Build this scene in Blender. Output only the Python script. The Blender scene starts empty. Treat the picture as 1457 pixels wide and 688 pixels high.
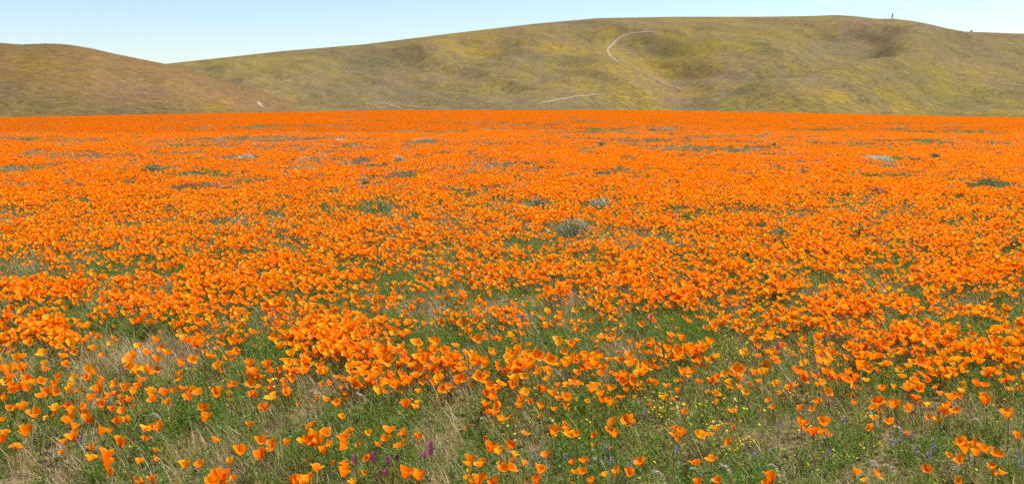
import bpy, math, random
import numpy as np
from mathutils import Matrix, Vector, Euler

R = math.radians
rng = np.random.default_rng(7)
random.seed(7)
scene = bpy.context.scene
COL = scene.collection

# ------------------------------------------------------------------ camera, sky, sun, exposure
CAM_H = 1.60
FPX = 1262.0                       # focal length in photograph pixels (photograph 1457 x 688)
PITCH = math.atan(194.0 / FPX)     # true horizon at row 150
cam_d = bpy.data.cameras.new("camera")
cam_d.sensor_width = 36.0
cam_d.lens = FPX / 1457.0 * 36.0
cam_d.clip_start = 0.05
cam_d.clip_end = 20000.0
cam = bpy.data.objects.new("camera", cam_d)
COL.objects.link(cam)
cam.location = (0, 0, CAM_H)
cam.rotation_euler = (math.pi / 2 - PITCH, 0, 0)
scene.camera = cam

SUN_EL, SUN_AZ = R(58), R(62)      # azimuth measured clockwise from the view direction (+Y)
world = bpy.data.worlds.new("World")
scene.world = world
world.use_nodes = True
wn = world.node_tree.nodes
wn.clear()
sky = wn.new("ShaderNodeTexSky")
sky.sky_type = 'NISHITA'
sky.sun_disc = False
sky.sun_elevation = SUN_EL
sky.sun_rotation = SUN_AZ
sky.altitude = 900
sky.air_density = 1.0
sky.dust_density = 0.95
sky.ozone_density = 1.0
bg = wn.new("ShaderNodeBackground")
bg.inputs["Strength"].default_value = 0.095
wo = wn.new("ShaderNodeOutputWorld")
world.node_tree.links.new(sky.outputs[0], bg.inputs[0])
world.node_tree.links.new(bg.outputs[0], wo.inputs[0])

sun_d = bpy.data.lights.new("sun", 'SUN')
sun_d.energy = 5.0
sun_d.angle = R(0.53)
sun_d.color = (1.0, 0.955, 0.88)
sun = bpy.data.objects.new("sun", sun_d)
COL.objects.link(sun)
sdir = Vector((math.sin(SUN_AZ) * math.cos(SUN_EL), math.cos(SUN_AZ) * math.cos(SUN_EL), math.sin(SUN_EL)))
sun.rotation_euler = sdir.to_track_quat('Z', 'Y').to_euler()
sun.location = (60, 40, 90)

vs = scene.view_settings
vs.view_transform = 'Standard'
vs.look = 'None'
vs.exposure = 0.78
vs.gamma = 1.0
vs.use_curve_mapping = False
scene.cycles.max_bounces = 7
scene.cycles.diffuse_bounces = 4
scene.cycles.transmission_bounces = 6
scene.cycles.transparent_max_bounces = 6
scene.cycles.use_denoising = False

# ------------------------------------------------------------------ helpers
def pix2ae(px, py):
    """photograph pixel -> (X/Y, dZ/Y) of its ray"""
    u = (np.asarray(px, float) - 728.5) / FPX
    v = (344.0 - np.asarray(py, float)) / FPX
    c, s = math.cos(PITCH), math.sin(PITCH)
    den = c + v * s
    return u / den, (-s + v * c) / den

def ae2pix(a, e):
    c, s = math.cos(PITCH), math.sin(PITCH)
    # direction (a,1,e) into the camera frame
    fwd = c - e * s
    up = s + e * c
    return 728.5 + FPX * a / fwd, 344.0 - FPX * up / fwd

def world2pix(x, y, z):
    y = np.maximum(y, 1e-3)
    return ae2pix(x / y, (z - CAM_H) / y)

_tab = rng.random((64, 64, 64)).astype(np.float32)
def vnoise(x, y, seed=0):
    x = np.asarray(x, float); y = np.asarray(y, float)
    xi = np.floor(x).astype(int); yi = np.floor(y).astype(int)
    fx = x - xi; fy = y - yi
    fx = fx * fx * (3 - 2 * fx); fy = fy * fy * (3 - 2 * fy)
    t = _tab[seed % 64]
    g = lambda i, j: t[(xi + i) % 64, (yi + j) % 64]
    return (g(0, 0) * (1 - fx) + g(1, 0) * fx) * (1 - fy) + (g(0, 1) * (1 - fx) + g(1, 1) * fx) * fy

def fbm(x, y, seed=0, octv=4):
    s = 0.0; amp = 0.5; tot = 0.0
    for k in range(octv):
        s = s + amp * vnoise(x * 2 ** k + 17.3 * k, y * 2 ** k + 9.1 * k, seed + k)
        tot += amp
        amp *= 0.5
    return s / tot

def sstep(a, b, x):
    t = np.clip((np.asarray(x, float) - a) / (b - a), 0, 1)
    return t * t * (3 - 2 * t)

def ground(x, y):
    """height of the poppy field"""
    x = np.asarray(x, float); y = np.asarray(y, float)
    yy = np.clip(y, 0, 150)
    k = (yy / 150.0) ** 1.25
    z = k * (0.62 - 1.75 * (x / 87.0) ** 2)
    z = z + sstep(6, 30, np.hypot(x, y)) * 0.22 * (fbm(x / 19.0 + 5, y / 15.0 + 3, 11, 3) - 0.5)
    z = z + 0.05 * (fbm(x / 1.3, y / 1.3, 14, 2) - 0.5)
    z = z - np.where(y > 150, (np.maximum(y - 150, 0)) ** 2 * 0.0016, 0)
    z = z - np.where(np.abs(x) > 150, (np.maximum(np.abs(x) - 150, 0)) ** 2 * 0.001, 0)
    z = z - np.where(y < -20, (np.maximum(-20 - y, 0)) ** 2 * 0.0025, 0)
    return z

_YS = np.exp(np.linspace(math.log(1.5), math.log(170), 500))
def pix2ground(px, py, h=0.0):
    a, e = pix2ae(px, py)
    d = CAM_H + e * _YS - (ground(a * _YS, _YS) + h)
    k = np.argmax(d < 0)
    if not (d < 0).any():
        k = len(_YS) - 1
    y0, y1, d0, d1 = _YS[max(k - 1, 0)], _YS[k], d[max(k - 1, 0)], d[k]
    y = y0 + (y1 - y0) * (d0 / (d0 - d1) if d0 != d1 else 0)
    return float(a * y), float(y)

def mesh_obj(name, verts, faces, mat=None, parent=None, smooth=True, uv=None, link=True, mats=None, mi=None):
    me = bpy.data.meshes.new(name)
    me.from_pydata([tuple(map(float, v)) for v in verts], [], [tuple(map(int, f)) for f in faces])
    if mats:
        for m in mats:
            me.materials.append(m)
        if mi is not None:
            me.polygons.foreach_set("material_index", np.asarray(mi, np.int32))
    elif mat:
        me.materials.append(mat)
    if smooth:
        me.polygons.foreach_set("use_smooth", np.ones(len(me.polygons), bool))
    if uv is not None:
        at = me.attributes.new("petal_uv", 'FLOAT_VECTOR', 'POINT')
        at.data.foreach_set("vector", np.asarray(uv, np.float32).ravel())
    me.update()
    o = bpy.data.objects.new(name, me)
    if link:
        COL.objects.link(o)
    if parent:
        o.parent = parent
    return o

def tag(o, label=None, cat=None, group=None, kind=None):
    if label: o["label"] = label
    if cat: o["category"] = cat
    if group: o["group"] = group
    if kind: o["kind"] = kind
    return o

class Geo:
    """collects vertices and faces of one mesh"""
    def __init__(s):
        s.v = []; s.f = []; s.uv = []; s.m = []
    def add(s, v, f, uv=None, m=0):
        n = len(s.v)
        s.v += [tuple(p) for p in v]
        s.f += [tuple(i + n for i in q) for q in f]
        s.uv += list(uv) if uv is not None else [(0, 0, 0)] * len(v)
        s.m += [m] * len(f)
    def merge(s, g, M=None, m=None):
        vv = [tuple(M @ Vector(p)) for p in g.v] if M is not None else g.v
        n = len(s.v)
        s.v += vv
        s.f += [tuple(i + n for i in q) for q in g.f]
        s.uv += g.uv
        s.m += g.m if m is None else [m] * len(g.f)
    def obj(s, name, mats, parent=None, link=True, smooth=True):
        return mesh_obj(name, s.v, s.f, parent=parent, smooth=smooth, uv=s.uv, link=link, mats=mats, mi=s.m)

# ------------------------------------------------------------------ materials
def new_mat(name):
    m = bpy.data.materials.new(name)
    m.use_nodes = True
    nt = m.node_tree
    nt.nodes.clear()
    out = nt.nodes.new("ShaderNodeOutputMaterial")
    return m, nt, out

def N(nt, typ, **kw):
    n = nt.nodes.new(typ)
    for k, v in kw.items():
        if k.startswith("i_"):
            key = k[2:]
            n.inputs[int(key) if key.isdigit() else key].default_value = v
        else:
            setattr(n, k, v)
    return n

def ramp(nt, fac, stops, interp='LINEAR'):
    n = nt.nodes.new("ShaderNodeValToRGB")
    n.color_ramp.interpolation = interp
    els = n.color_ramp.elements
    while len(els) < len(stops):
        els.new(0.5)
    for e, (p, c) in zip(els, stops):
        e.position = p
        e.color = (*c, 1)
    nt.links.new(fac, n.inputs[0])
    return n.outputs[0]

def mixc(nt, fac, a, b, mode='MIX'):
    n = nt.nodes.new("ShaderNodeMix")
    n.data_type = 'RGBA'
    n.blend_type = mode
    for sock, val in ((n.inputs[0], fac), (n.inputs[6], a), (n.inputs[7], b)):
        if isinstance(val, (int, float)):
            sock.default_value = val
        elif isinstance(val, tuple):
            sock.default_value = (*val, 1)
        else:
            nt.links.new(val, sock)
    return n.outputs[2]

def leafy(name, stops, trans=0.35, rough=0.6, spec=0.25, uvmix=None, tmul=(1.15, 1.1, 0.7)):
    """thin plant matter: colour varies from plant to plant, some light passes through"""
    m, nt, out = new_mat(name)
    oi = N(nt, "ShaderNodeObjectInfo")
    gi = N(nt, "ShaderNodeNewGeometry")
    add = N(nt, "ShaderNodeMath", operation='ADD')
    mul = N(nt, "ShaderNodeMath", operation='MULTIPLY', i_1=0.85)
    nt.links.new(gi.outputs["Random Per Island"], mul.inputs[0])
    nt.links.new(oi.outputs["Random"], add.inputs[0])
    nt.links.new(mul.outputs[0], add.inputs[1])
    fr = N(nt, "ShaderNodeMath", operation='FRACT')
    nt.links.new(add.outputs[0], fr.inputs[0])
    colr = ramp(nt, fr.outputs[0], stops)
    if uvmix:
        at = N(nt, "ShaderNodeAttribute", attribute_name="petal_uv")
        sp = N(nt, "ShaderNodeSeparateXYZ")
        nt.links.new(at.outputs["Vector"], sp.inputs[0])
        fac = ramp(nt, sp.outputs[1], [(p, (f, f, f)) for p, f in uvmix[0]])
        colr = mixc(nt, fac, colr, uvmix[1])
    bs = N(nt, "ShaderNodeBsdfPrincipled")
    bs.inputs["Roughness"].default_value = rough
    bs.inputs["Specular IOR Level"].default_value = spec
    nt.links.new(colr, bs.inputs["Base Color"])
    tr = N(nt, "ShaderNodeBsdfTranslucent")
    tc = mixc(nt, 1.0, colr, tmul, 'MULTIPLY')
    nt.links.new(tc, tr.inputs[0])
    mx = N(nt, "ShaderNodeMixShader", i_0=trans)
    nt.links.new(bs.outputs[0], mx.inputs[1])
    nt.links.new(tr.outputs[0], mx.inputs[2])
    nt.links.new(mx.outputs[0], out.inputs[0])
    return m

def petal_mat(name, stops, edge, base):
    m, nt, out = new_mat(name)
    oi = N(nt, "ShaderNodeObjectInfo")
    gi = N(nt, "ShaderNodeNewGeometry")
    add = N(nt, "ShaderNodeMath", operation='MULTIPLY_ADD', i_1=0.5)
    nt.links.new(gi.outputs["Random Per Island"], add.inputs[0])
    nt.links.new(oi.outputs["Random"], add.inputs[2])
    fr = N(nt, "ShaderNodeMath", operation='FRACT')
    nt.links.new(add.outputs[0], fr.inputs[0])
    colr = ramp(nt, fr.outputs[0], stops)
    at = N(nt, "ShaderNodeAttribute", attribute_name="petal_uv")
    sp = N(nt, "ShaderNodeSeparateXYZ")
    nt.links.new(at.outputs["Vector"], sp.inputs[0])
    fe = ramp(nt, sp.outputs[1], [(0.62, (0, 0, 0)), (1.0, (0.75, 0.75, 0.75))])
    colr = mixc(nt, fe, colr, edge)
    fb = ramp(nt, sp.outputs[1], [(0.0, (0.85, 0.85, 0.85)), (0.42, (0, 0, 0))])
    colr = mixc(nt, fb, colr, base)
    # fine veins running up the petal
    wv = N(nt, "ShaderNodeTexNoise", i_Scale=1.0, i_Detail=2.0)
    mp = N(nt, "ShaderNodeMapping")
    mp.inputs["Scale"].default_value = (26, 2.2, 1)
    nt.links.new(at.outputs["Vector"], mp.inputs[0])
    nt.links.new(mp.outputs[0], wv.inputs["Vector"])
    vf = ramp(nt, wv.outputs[0], [(0.35, (0.90, 0.80, 0.7)), (0.62, (1, 1, 1))])
    colr = mixc(nt, 0.8, colr, vf, 'MULTIPLY')
    bs = N(nt, "ShaderNodeBsdfPrincipled")
    bs.inputs["Roughness"].default_value = 0.5
    bs.inputs["Specular IOR Level"].default_value = 0.08
    nt.links.new(colr, bs.inputs["Base Color"])
    bmp = N(nt, "ShaderNodeBump", i_Strength=0.25, i_Distance=0.002)
    nt.links.new(wv.outputs[0], bmp.inputs["Height"])
    nt.links.new(bmp.outputs[0], bs.inputs["Normal"])
    tr = N(nt, "ShaderNodeBsdfTranslucent")
    nt.links.new(colr, tr.inputs[0])
    mx = N(nt, "ShaderNodeMixShader", i_0=0.46)
    nt.links.new(bs.outputs[0], mx.inputs[1])
    nt.links.new(tr.outputs[0], mx.inputs[2])
    nt.links.new(mx.outputs[0], out.inputs[0])
    return m

M_ORANGE = petal_mat("petal_orange", [(0.0, (0.90, 0.185, 0.001)), (0.35, (0.93, 0.225, 0.001)), (0.7, (0.95, 0.265, 0.002)), (1.0, (0.95, 0.335, 0.004)),],
                     (0.98, 0.37, 0.006), (0.88, 0.15, 0.001))
M_GOLD_GLINT = petal_mat("petal_gold_glint", [(0.0, (0.95, 0.33, 0.003)), (1.0, (0.97, 0.43, 0.008))], (0.98, 0.52, 0.012), (0.92, 0.24, 0.002))  # golden-yellow petals, also painted stand-ins for backlit glints
M_DEEP = petal_mat("petal_deep", [(0.0, (0.82, 0.125, 0.002)), (1.0, (0.90, 0.18, 0.002))], (0.94, 0.27, 0.004), (0.74, 0.09, 0.001))
M_STEM = leafy("stem_green", [(0.0, (0.10, 0.15, 0.035)), (1.0, (0.17, 0.19, 0.06))], 0.15)
M_STAMEN = leafy("stamen_yellow", [(0.0, (0.75, 0.30, 0.01)), (1.0, (0.85, 0.42, 0.02))], 0.2)
M_GRASS = leafy("grass_green", rough=.55, spec=.3, stops= [(0.0, (0.085, 0.115, 0.012)), (0.45, (0.195, 0.225, 0.028)), (0.8, (0.34, 0.32, 0.060)), (1.0, (0.46, 0.38, 0.12))], trans=0.45)
M_FERN = leafy("poppy_leaf", rough=.55, stops= [(0.0, (0.045, 0.115, 0.012)), (0.55, (0.115, 0.230, 0.028)), (1.0, (0.24, 0.33, 0.070))], trans=0.45, spec=0.3)
M_STRAW = leafy("dry_straw", rough=.5, spec=.35, stops= [(0.0, (0.24, 0.155, 0.070)), (0.5, (0.44, 0.32, 0.17)), (1.0, (0.74, 0.61, 0.42))], trans=0.35)
M_MAUVE = leafy("dry_stalk", [(0.0, (0.17, 0.090, 0.050)), (1.0, (0.36, 0.22, 0.13))], 0.3)
M_YELLOW = leafy("goldfield_yellow", [(0.0, (0.80, 0.50, 0.01)), (1.0, (0.85, 0.66, 0.04))], 0.3)
M_SAGE = leafy("sage_leaf", [(0.0, (0.13, 0.17, 0.085)), (0.5, (0.24, 0.27, 0.16)), (1.0, (0.40, 0.41, 0.30))], 0.25)
M_PALE = leafy("pale_sage_leaf", [(0.0, (0.40, 0.43, 0.36)), (0.5, (0.58, 0.60, 0.54)), (1.0, (0.78, 0.78, 0.73))], 0.25)
M_BUSH = leafy("bush_leaf", [(0.0, (0.07, 0.115, 0.035)), (0.6, (0.13, 0.19, 0.065)), (1.0, (0.22, 0.27, 0.11))], 0.3)
M_TWIG = leafy("twig_brown", [(0.0, (0.13, 0.085, 0.05)), (1.0, (0.26, 0.18, 0.11))], 0.0)
M_CLOVER = leafy("clover_bract", [(0.0, (0.24, 0.014, 0.10)), (1.0, (0.40, 0.035, 0.18))], 0.3, uvmix=([(0.45, 0.0), (1.0, 0.85)], (0.62, 0.20, 0.50)), tmul=(1, 1, 1))  # pink bract tips; light on the upper bracts is painted in as well
M_CLOVERDARK = leafy("clover_bract_dark", [(0.0, (0.075, 0.008, 0.04)), (1.0, (0.13, 0.015, 0.07))], 0.2, uvmix=([(0.6, 0.0), (1.0, 0.3)], (0.40, 0.10, 0.28)), tmul=(1, 1, 1))
M_LUPINE = leafy("lupine_petal", [(0.0, (0.075, 0.070, 0.16)), (0.6, (0.14, 0.13, 0.25)), (1.0, (0.33, 0.32, 0.40))], 0.25, tmul=(1, 1, 1))
M_PLUME = leafy("grass_plume", [(0.0, (0.40, 0.34, 0.24)), (1.0, (0.74, 0.69, 0.56))], 0.35, tmul=(1, 1, 1))
M_SCRUB = leafy("hill_scrub", [(0.0, (0.11, 0.11, 0.060)), (0.6, (0.15, 0.14, 0.075)), (1.0, (0.20, 0.17, 0.085))], 0.45)

# soil and litter of the field
M_FIELD, nt, out = new_mat("field_soil")
tc = N(nt, "ShaderNodeTexCoord")
n1 = N(nt, "ShaderNodeTexNoise", i_Scale=0.55, i_Detail=6.0)
n2 = N(nt, "ShaderNodeTexNoise", i_Scale=38.0, i_Detail=5.0)
nt.links.new(tc.outputs["Object"], n1.inputs["Vector"])
nt.links.new(tc.outputs["Object"], n2.inputs["Vector"])
ca = ramp(nt, n1.outputs[0], [(0.32, (0.085, 0.095, 0.035)), (0.5, (0.15, 0.12, 0.06)), (0.68, (0.25, 0.19, 0.115))])
cb = ramp(nt, n2.outputs[0], [(0.3, (0.45, 0.42, 0.36)), (0.55, (1, 1, 1)), (0.75, (1.5, 1.4, 1.2))])
cc = mixc(nt, 1.0, ca, cb, 'MULTIPLY')
bs = N(nt, "ShaderNodeBsdfPrincipled")
bs.inputs["Roughness"].default_value = 0.95
bs.inputs["Specular IOR Level"].default_value = 0.1
nt.links.new(cc, bs.inputs["Base Color"])
bp = N(nt, "ShaderNodeBump", i_Strength=0.8, i_Distance=0.02)
nt.links.new(n2.outputs[0], bp.inputs["Height"])
nt.links.new(bp.outputs[0], bs.inputs["Normal"])
nt.links.new(bs.outputs[0], out.inputs[0])

def hill_material(name, base_a, base_b, yellow, mauve, dark):
    """grass, flower patches, bare earth and scrub of a hillside; attribute veg = (yellow, dark, mauve)"""
    m, nt, out = new_mat(name)
    tc = N(nt, "ShaderNodeTexCoord")
    def noise(scale, detail=5.0, rough=0.6):
        n = N(nt, "ShaderNodeTexNoise", i_Scale=scale, i_Detail=detail, i_Roughness=rough)
        nt.links.new(tc.outputs["Object"], n.inputs["Vector"])
        return n.outputs[0]
    at = N(nt, "ShaderNodeAttribute", attribute_name="veg")
    sp = N(nt, "ShaderNodeSeparateXYZ")
    nt.links.new(at.outputs["Vector"], sp.inputs[0])
    nb, nf = noise(0.05, 7.0, 0.7), noise(0.55, 8.0, 0.8)
    mp = N(nt, "ShaderNodeMapping")
    mp.inputs["Rotation"].default_value = (0, 0, R(28))
    mp.inputs["Scale"].default_value = (0.17, 0.035, 0.05)
    nt.links.new(tc.outputs["Object"], mp.inputs[0])
    ns_ = N(nt, "ShaderNodeTexNoise", i_Scale=1.0, i_Detail=9.0, i_Roughness=0.74)
    nt.links.new(mp.outputs[0], ns_.inputs["Vector"])
    nm = ns_.outputs[0]
    c = mixc(nt, ramp(nt, nb, [(0.38, (0, 0, 0)), (0.62, (1, 1, 1))]), base_a, base_b)
    def patch(c, sock, colr, ns, lo, hi, amount):
        a = N(nt, "ShaderNodeMath", operation='ADD')
        nt.links.new(sock, a.inputs[0]); nt.links.new(ns, a.inputs[1])
        f = ramp(nt, a.outputs[0], [(0, (0, 0, 0)), (1, (1, 1, 1))])
        mr = N(nt, "ShaderNodeMapRange", i_1=lo, i_2=hi, i_3=0.0, i_4=amount)
        nt.links.new(a.outputs[0], mr.inputs[0])
        return mixc(nt, mr.outputs[0], c, colr)
    c = patch(c, sp.outputs[2], mauve, nb, 0.58, 0.84, 0.8)
    c = patch(c, sp.outputs[0], yellow, nm, 0.58, 0.84, 0.85)
    c = patch(c, sp.outputs[1], dark, nf, 0.56, 0.84, 0.7)
    fine = ramp(nt, nf, [(0.36, (0.50, 0.53, 0.58)), (0.5, (1, 1, 1)), (0.64, (1.55, 1.47, 1.3))])
    c = mixc(nt, 0.9, c, fine, 'MULTIPLY')
    ng_ = noise(0.24, 4.0, 0.65)
    c = mixc(nt, 0.9, c, ramp(nt, ng_, [(0.32, (0.78, 0.80, 0.84)), (0.5, (1, 1, 1)), (0.68, (1.25, 1.22, 1.1))]), 'MULTIPLY')
    bs = N(nt, "ShaderNodeBsdfPrincipled")
    bs.inputs["Roughness"].default_value = 1.0
    bs.inputs["Specular IOR Level"].default_value = 0.05
    nt.links.new(c, bs.inputs["Base Color"])
    bp = N(nt, "ShaderNodeBump", i_Strength=0.9, i_Distance=0.5)
    nt.links.new(nf, bp.inputs["Height"])
    nt.links.new(bp.outputs[0], bs.inputs["Normal"])
    nt.links.new(bs.outputs[0], out.inputs[0])
    return m

M_HILL = hill_material("ridge_grass", (0.134, 0.101, 0.044), (0.152, 0.111, 0.042), (0.225, 0.155, 0.016), (0.165, 0.108, 0.068), (0.092, 0.090, 0.054))
M_HILL_L = hill_material("left_hill_grass", (0.142, 0.085, 0.034), (0.155, 0.092, 0.030), (0.185, 0.112, 0.016), (0.165, 0.094, 0.062), (0.078, 0.072, 0.040))

M_TRAIL, nt, out = new_mat("trail_dust")
tc = N(nt, "ShaderNodeTexCoord")
n1 = N(nt, "ShaderNodeTexNoise", i_Scale=0.6, i_Detail=5.0)
nt.links.new(tc.outputs["Object"], n1.inputs["Vector"])
ca = ramp(nt, n1.outputs[0], [(0.3, (0.185, 0.135, 0.078)), (0.7, (0.28, 0.21, 0.13))])
bs = N(nt, "ShaderNodeBsdfPrincipled")
bs.inputs["Roughness"].default_value = 1.0
nt.links.new(ca, bs.inputs["Base Color"])
nt.links.new(bs.outputs[0], out.inputs[0])

# ------------------------------------------------------------------ the setting: field, plain, hills
xs = np.unique(np.concatenate([np.linspace(-12, 12, 97), np.linspace(-90, 90, 121), np.linspace(-270, 270, 109)]))
ys = np.unique(np.concatenate([np.linspace(-1, 16, 80), np.linspace(16, 60, 90), np.linspace(60, 240, 140), np.linspace(-90, -1, 30)]))
X, Y = np.meshgrid(xs, ys)
Z = ground(X, Y)
nx, ny = len(xs), len(ys)
def grid_faces(nx, ny):
    i, j = np.meshgrid(np.arange(nx - 1), np.arange(ny - 1))
    a = (j * nx + i).ravel()
    return np.stack([a, a + 1, a + nx + 1, a + nx], 1)
def fast_mesh(name, V, F, mat, attrs=None):
    me = bpy.data.meshes.new(name)
    me.vertices.add(len(V)); me.vertices.foreach_set("co", np.asarray(V, np.float32).ravel())
    me.loops.add(F.size); me.loops.foreach_set("vertex_index", F.astype(np.int32).ravel())
    me.polygons.add(len(F))
    me.polygons.foreach_set("loop_start", np.arange(0, F.size, F.shape[1], dtype=np.int32))
    me.polygons.foreach_set("use_smooth", np.ones(len(F), bool))
    me.materials.append(mat)
    for k, v in (attrs or {}).items():
        at = me.attributes.new(k, 'FLOAT_VECTOR', 'POINT')
        at.data.foreach_set("vector", np.asarray(v, np.float32).ravel())
    me.update(calc_edges=True); me.validate()
    o = bpy.data.objects.new(name, me); COL.objects.link(o)
    return o
field = fast_mesh("field", np.stack([X, Y, Z], -1).reshape(-1, 3), grid_faces(nx, ny), M_FIELD)
tag(field, "gently swelling field of dry soil under the poppies", "field", kind="structure")

gx = np.linspace(-6000, 6000, 41)
GX, GY = np.meshgrid(gx, gx)
plain = fast_mesh("ground", np.stack([GX, GY, np.full_like(GX, -7.5)], -1).reshape(-1, 3), grid_faces(41, 41), M_HILL)
tag(plain, "brownish grassland plain spreading around the poppy field", "ground", kind="structure")

class Hill:
    """a hillside laid out over (X/Y, Y); its skyline is set from the photograph, its distance from the sizes of shrubs and trail"""
    def __init__(s, sky_pts, a0, a1, na, y0, y1, ny, crest, zf=-9.0, ampl=1.0, seed=20):
        p = np.array(sky_pts, float)
        sa, se = pix2ae(p[:, 0], p[:, 1])
        s.a = np.linspace(a0, a1, na)
        s.y = y0 + (y1 - y0) * np.linspace(0, 1, ny) ** 1.05
        s.e = np.interp(s.a, sa, se)
        ker = np.hanning(9); ker /= ker.sum()
        s.e = np.convolve(np.pad(s.e, 4, mode='edge'), ker, 'valid')
        s.A, s.Y = np.meshgrid(s.a, s.y)
        s.X = s.A * s.Y
        yc = crest(s.a)[None, :]
        t = (s.Y - y0) / (yc - y0)
        tt = np.clip(t, 0, 1)
        prof = 0.50 * tt + 0.50 * (tt * tt * (3 - 2 * tt))
        back = np.clip(1 - 0.9 * ((s.Y - yc) / 420.0) ** 2, -0.2, 1)
        s.P = np.where(t < 1, prof, back)
        s.env = np.clip(tt, 0, 1) * np.clip(1.08 - tt, 0, 1) * 4 * (t < 1.08)
        s.zf = zf
        s.D = ampl * s.env * ((fbm(s.X / 85 + 0.25 * s.Y / 85, s.Y / 260, seed, 3) - 0.5) * 12 + (fbm(s.X / 30 + s.Y / 95, s.Y / 110, seed + 5, 3) - 0.5) * 5.5 + (fbm(s.X / 9 + s.Y / 22, s.Y / 34, seed + 8, 3) - 0.5) * 2.2)
        s.solve()
    def solve(s):
        target = s.e
        H = np.full(len(s.a), 50.0)
        for _ in range(25):
            z = s.zf + H[None, :] * s.P + s.D
            m = ((z - CAM_H) / s.Y).max(0)
            yk = s.Y[((z - CAM_H) / s.Y).argmax(0), np.arange(len(s.a))]
            H = np.maximum(H + (target - m) * yk * 0.9, 0.5)
        s.Z = s.zf + H[None, :] * s.P + s.D
    def hit(s, px, py):
        """world point where the pixel's ray meets the hillside"""
        a, e = pix2ae(px, py)
        k = np.clip((a - s.a[0]) / (s.a[1] - s.a[0]), 0, len(s.a) - 1.001)
        i = int(k); f = k - i
        z = s.Z[:, i] * (1 - f) + s.Z[:, i + 1] * f
        el = (z - CAM_H) / s.y
        g = np.nonzero(el >= e)[0]
        j = g[0] if len(g) else int(el.argmax())
        j = max(j, 1)
        d = el[j] - el[j - 1]
        q = np.clip((e - el[j - 1]) / d, 0, 1) if abs(d) > 1e-9 else 0
        y = s.y[j - 1] + q * (s.y[j] - s.y[j - 1])
        return np.array([a * y, y, z[j - 1] + q * (z[j] - z[j - 1])])
    def height(s, x, y):
        a = x / y
        k = np.clip((a - s.a[0]) / (s.a[1] - s.a[0]), 0, len(s.a) - 1.001)
        i = k.astype(int); f = k - i
        j = np.clip(np.searchsorted(s.y, y) - 1, 0, len(s.y) - 2)
        g = np.clip((y - s.y[j]) / (s.y[j + 1] - s.y[j]), 0, 1)
        Zs = s.Z
        return (Zs[j, i] * (1 - f) + Zs[j, i + 1] * f) * (1 - g) + (Zs[j + 1, i] * (1 - f) + Zs[j + 1, i + 1] * f) * g
    def carve(s, pts, depth, width):
        P = np.array([s.hit(*p)[:2] for p in pts])
        best = np.full(s.X.shape, 1e9)
        for (p, q) in zip(P[:-1], P[1:]):
            d = q - p
            L = max(d @ d, 1e-6)
            t = np.clip(((s.X - p[0]) * d[0] + (s.Y - p[1]) * d[1]) / L, 0, 1)
            best = np.minimum(best, np.hypot(s.X - p[0] - t * d[0], s.Y - p[1] - t * d[1]))
        s.D = s.D - depth * np.exp(-(best / width) ** 2)

ridge = Hill([(-700, 120), (-200, 108), (120, 100), (235, 91), (300, 84), (400, 73), (520, 63), (640, 48), (760, 34), (850, 26), (960, 24), (1080, 24),
              (1150, 23), (1190, 21.5), (1215, 23), (1250, 27), (1270, 26.5), (1300, 30), (1325, 35), (1345, 40), (1372, 45), (1457, 48), (1600, 56), (2200, 80)],
             -0.80, 0.80, 800, 200, 1150, 300, lambda a: 640 + 90 * np.cos(a * 3.0) - 40 * (a > 9), seed=22)
ridge.carve([(902, 46), (915, 56), (938, 76), (958, 98), (985, 120)], 9.0, 17)
ridge.carve([(1212, 42), (1205, 62), (1196, 84)], 6.0, 20)
ridge.carve([(1200, 78), (1140, 102), (1060, 124), (960, 146)], 13.0, 22)
ridge.carve([(1165, 42), (1185, 72), (1196, 84)], 5.0, 14)
ridge.carve([(1250, 45), (1228, 72), (1200, 84)], 6.0, 13)
ridge.carve([(1330, 62), (1262, 84), (1180, 112), (1090, 146)], -10.0, 30)
ridge.carve([(1430, 70), (1380, 110), (1340, 160)], 5.0, 22)
ridge.carve([(700, 55), (640, 90), (600, 130)], 5.0, 24)
ridge.carve([(480, 75), (520, 95), (470, 130), (420, 150)], 4.0, 26)
ridge.carve([(830, 50), (790, 90), (720, 120)], 4.0, 22)
ridge.solve()

left = Hill([(-900, 62), (-300, 66), (-60, 60), (0, 61), (28, 63.5), (70, 62), (100, 64), (130, 69), (165, 77), (200, 84), (235, 91), (280, 104), (340, 121),
             (400, 137), (440, 147), (475, 158), (520, 170), (600, 190)],
            -1.0, -0.10, 420, 185, 640, 190, lambda a: 375 + 30 * np.cos(a * 4), ampl=0.55, seed=40)

def blob(px, py, blobs):
    v = np.zeros_like(px)
    for bx, by, rx, ry, w in blobs:
        v = np.maximum(v, w * np.exp(-((px - bx) / rx) ** 2 - ((py - by) / ry) ** 2))
    return v
def build_hill(h, name, mat, label, yel, drk, mau, seed):
    px, py = world2pix(h.X, h.Y, h.Z)
    lobes = fbm(h.X / 60 + h.Y / 70, h.Y / 120 - h.X / 200, seed, 4)
    y_ = .13 + .34 * (fbm(h.X / 26 + h.Y / 40, h.Y / 60, seed + 3, 5) - .5) + .34 * blob(px, py, yel)
    d_ = .08 + .34 * (lobes - .5) + .36 * blob(px, py, drk)
    m_ = .13 + .34 * (fbm(h.X / 28 - h.Y / 50, h.Y / 60, seed + 9, 5) - .5) + .36 * blob(px, py, mau)
    o = fast_mesh(name, np.stack([h.X, h.Y, h.Z], -1).reshape(-1, 3), grid_faces(len(h.a), len(h.y)), mat,
                  {"veg": np.stack([y_, d_, m_], -1).reshape(-1, 3)})
    h.dark = d_
    tag(o, label, "hill", kind="structure")
    return o
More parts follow.
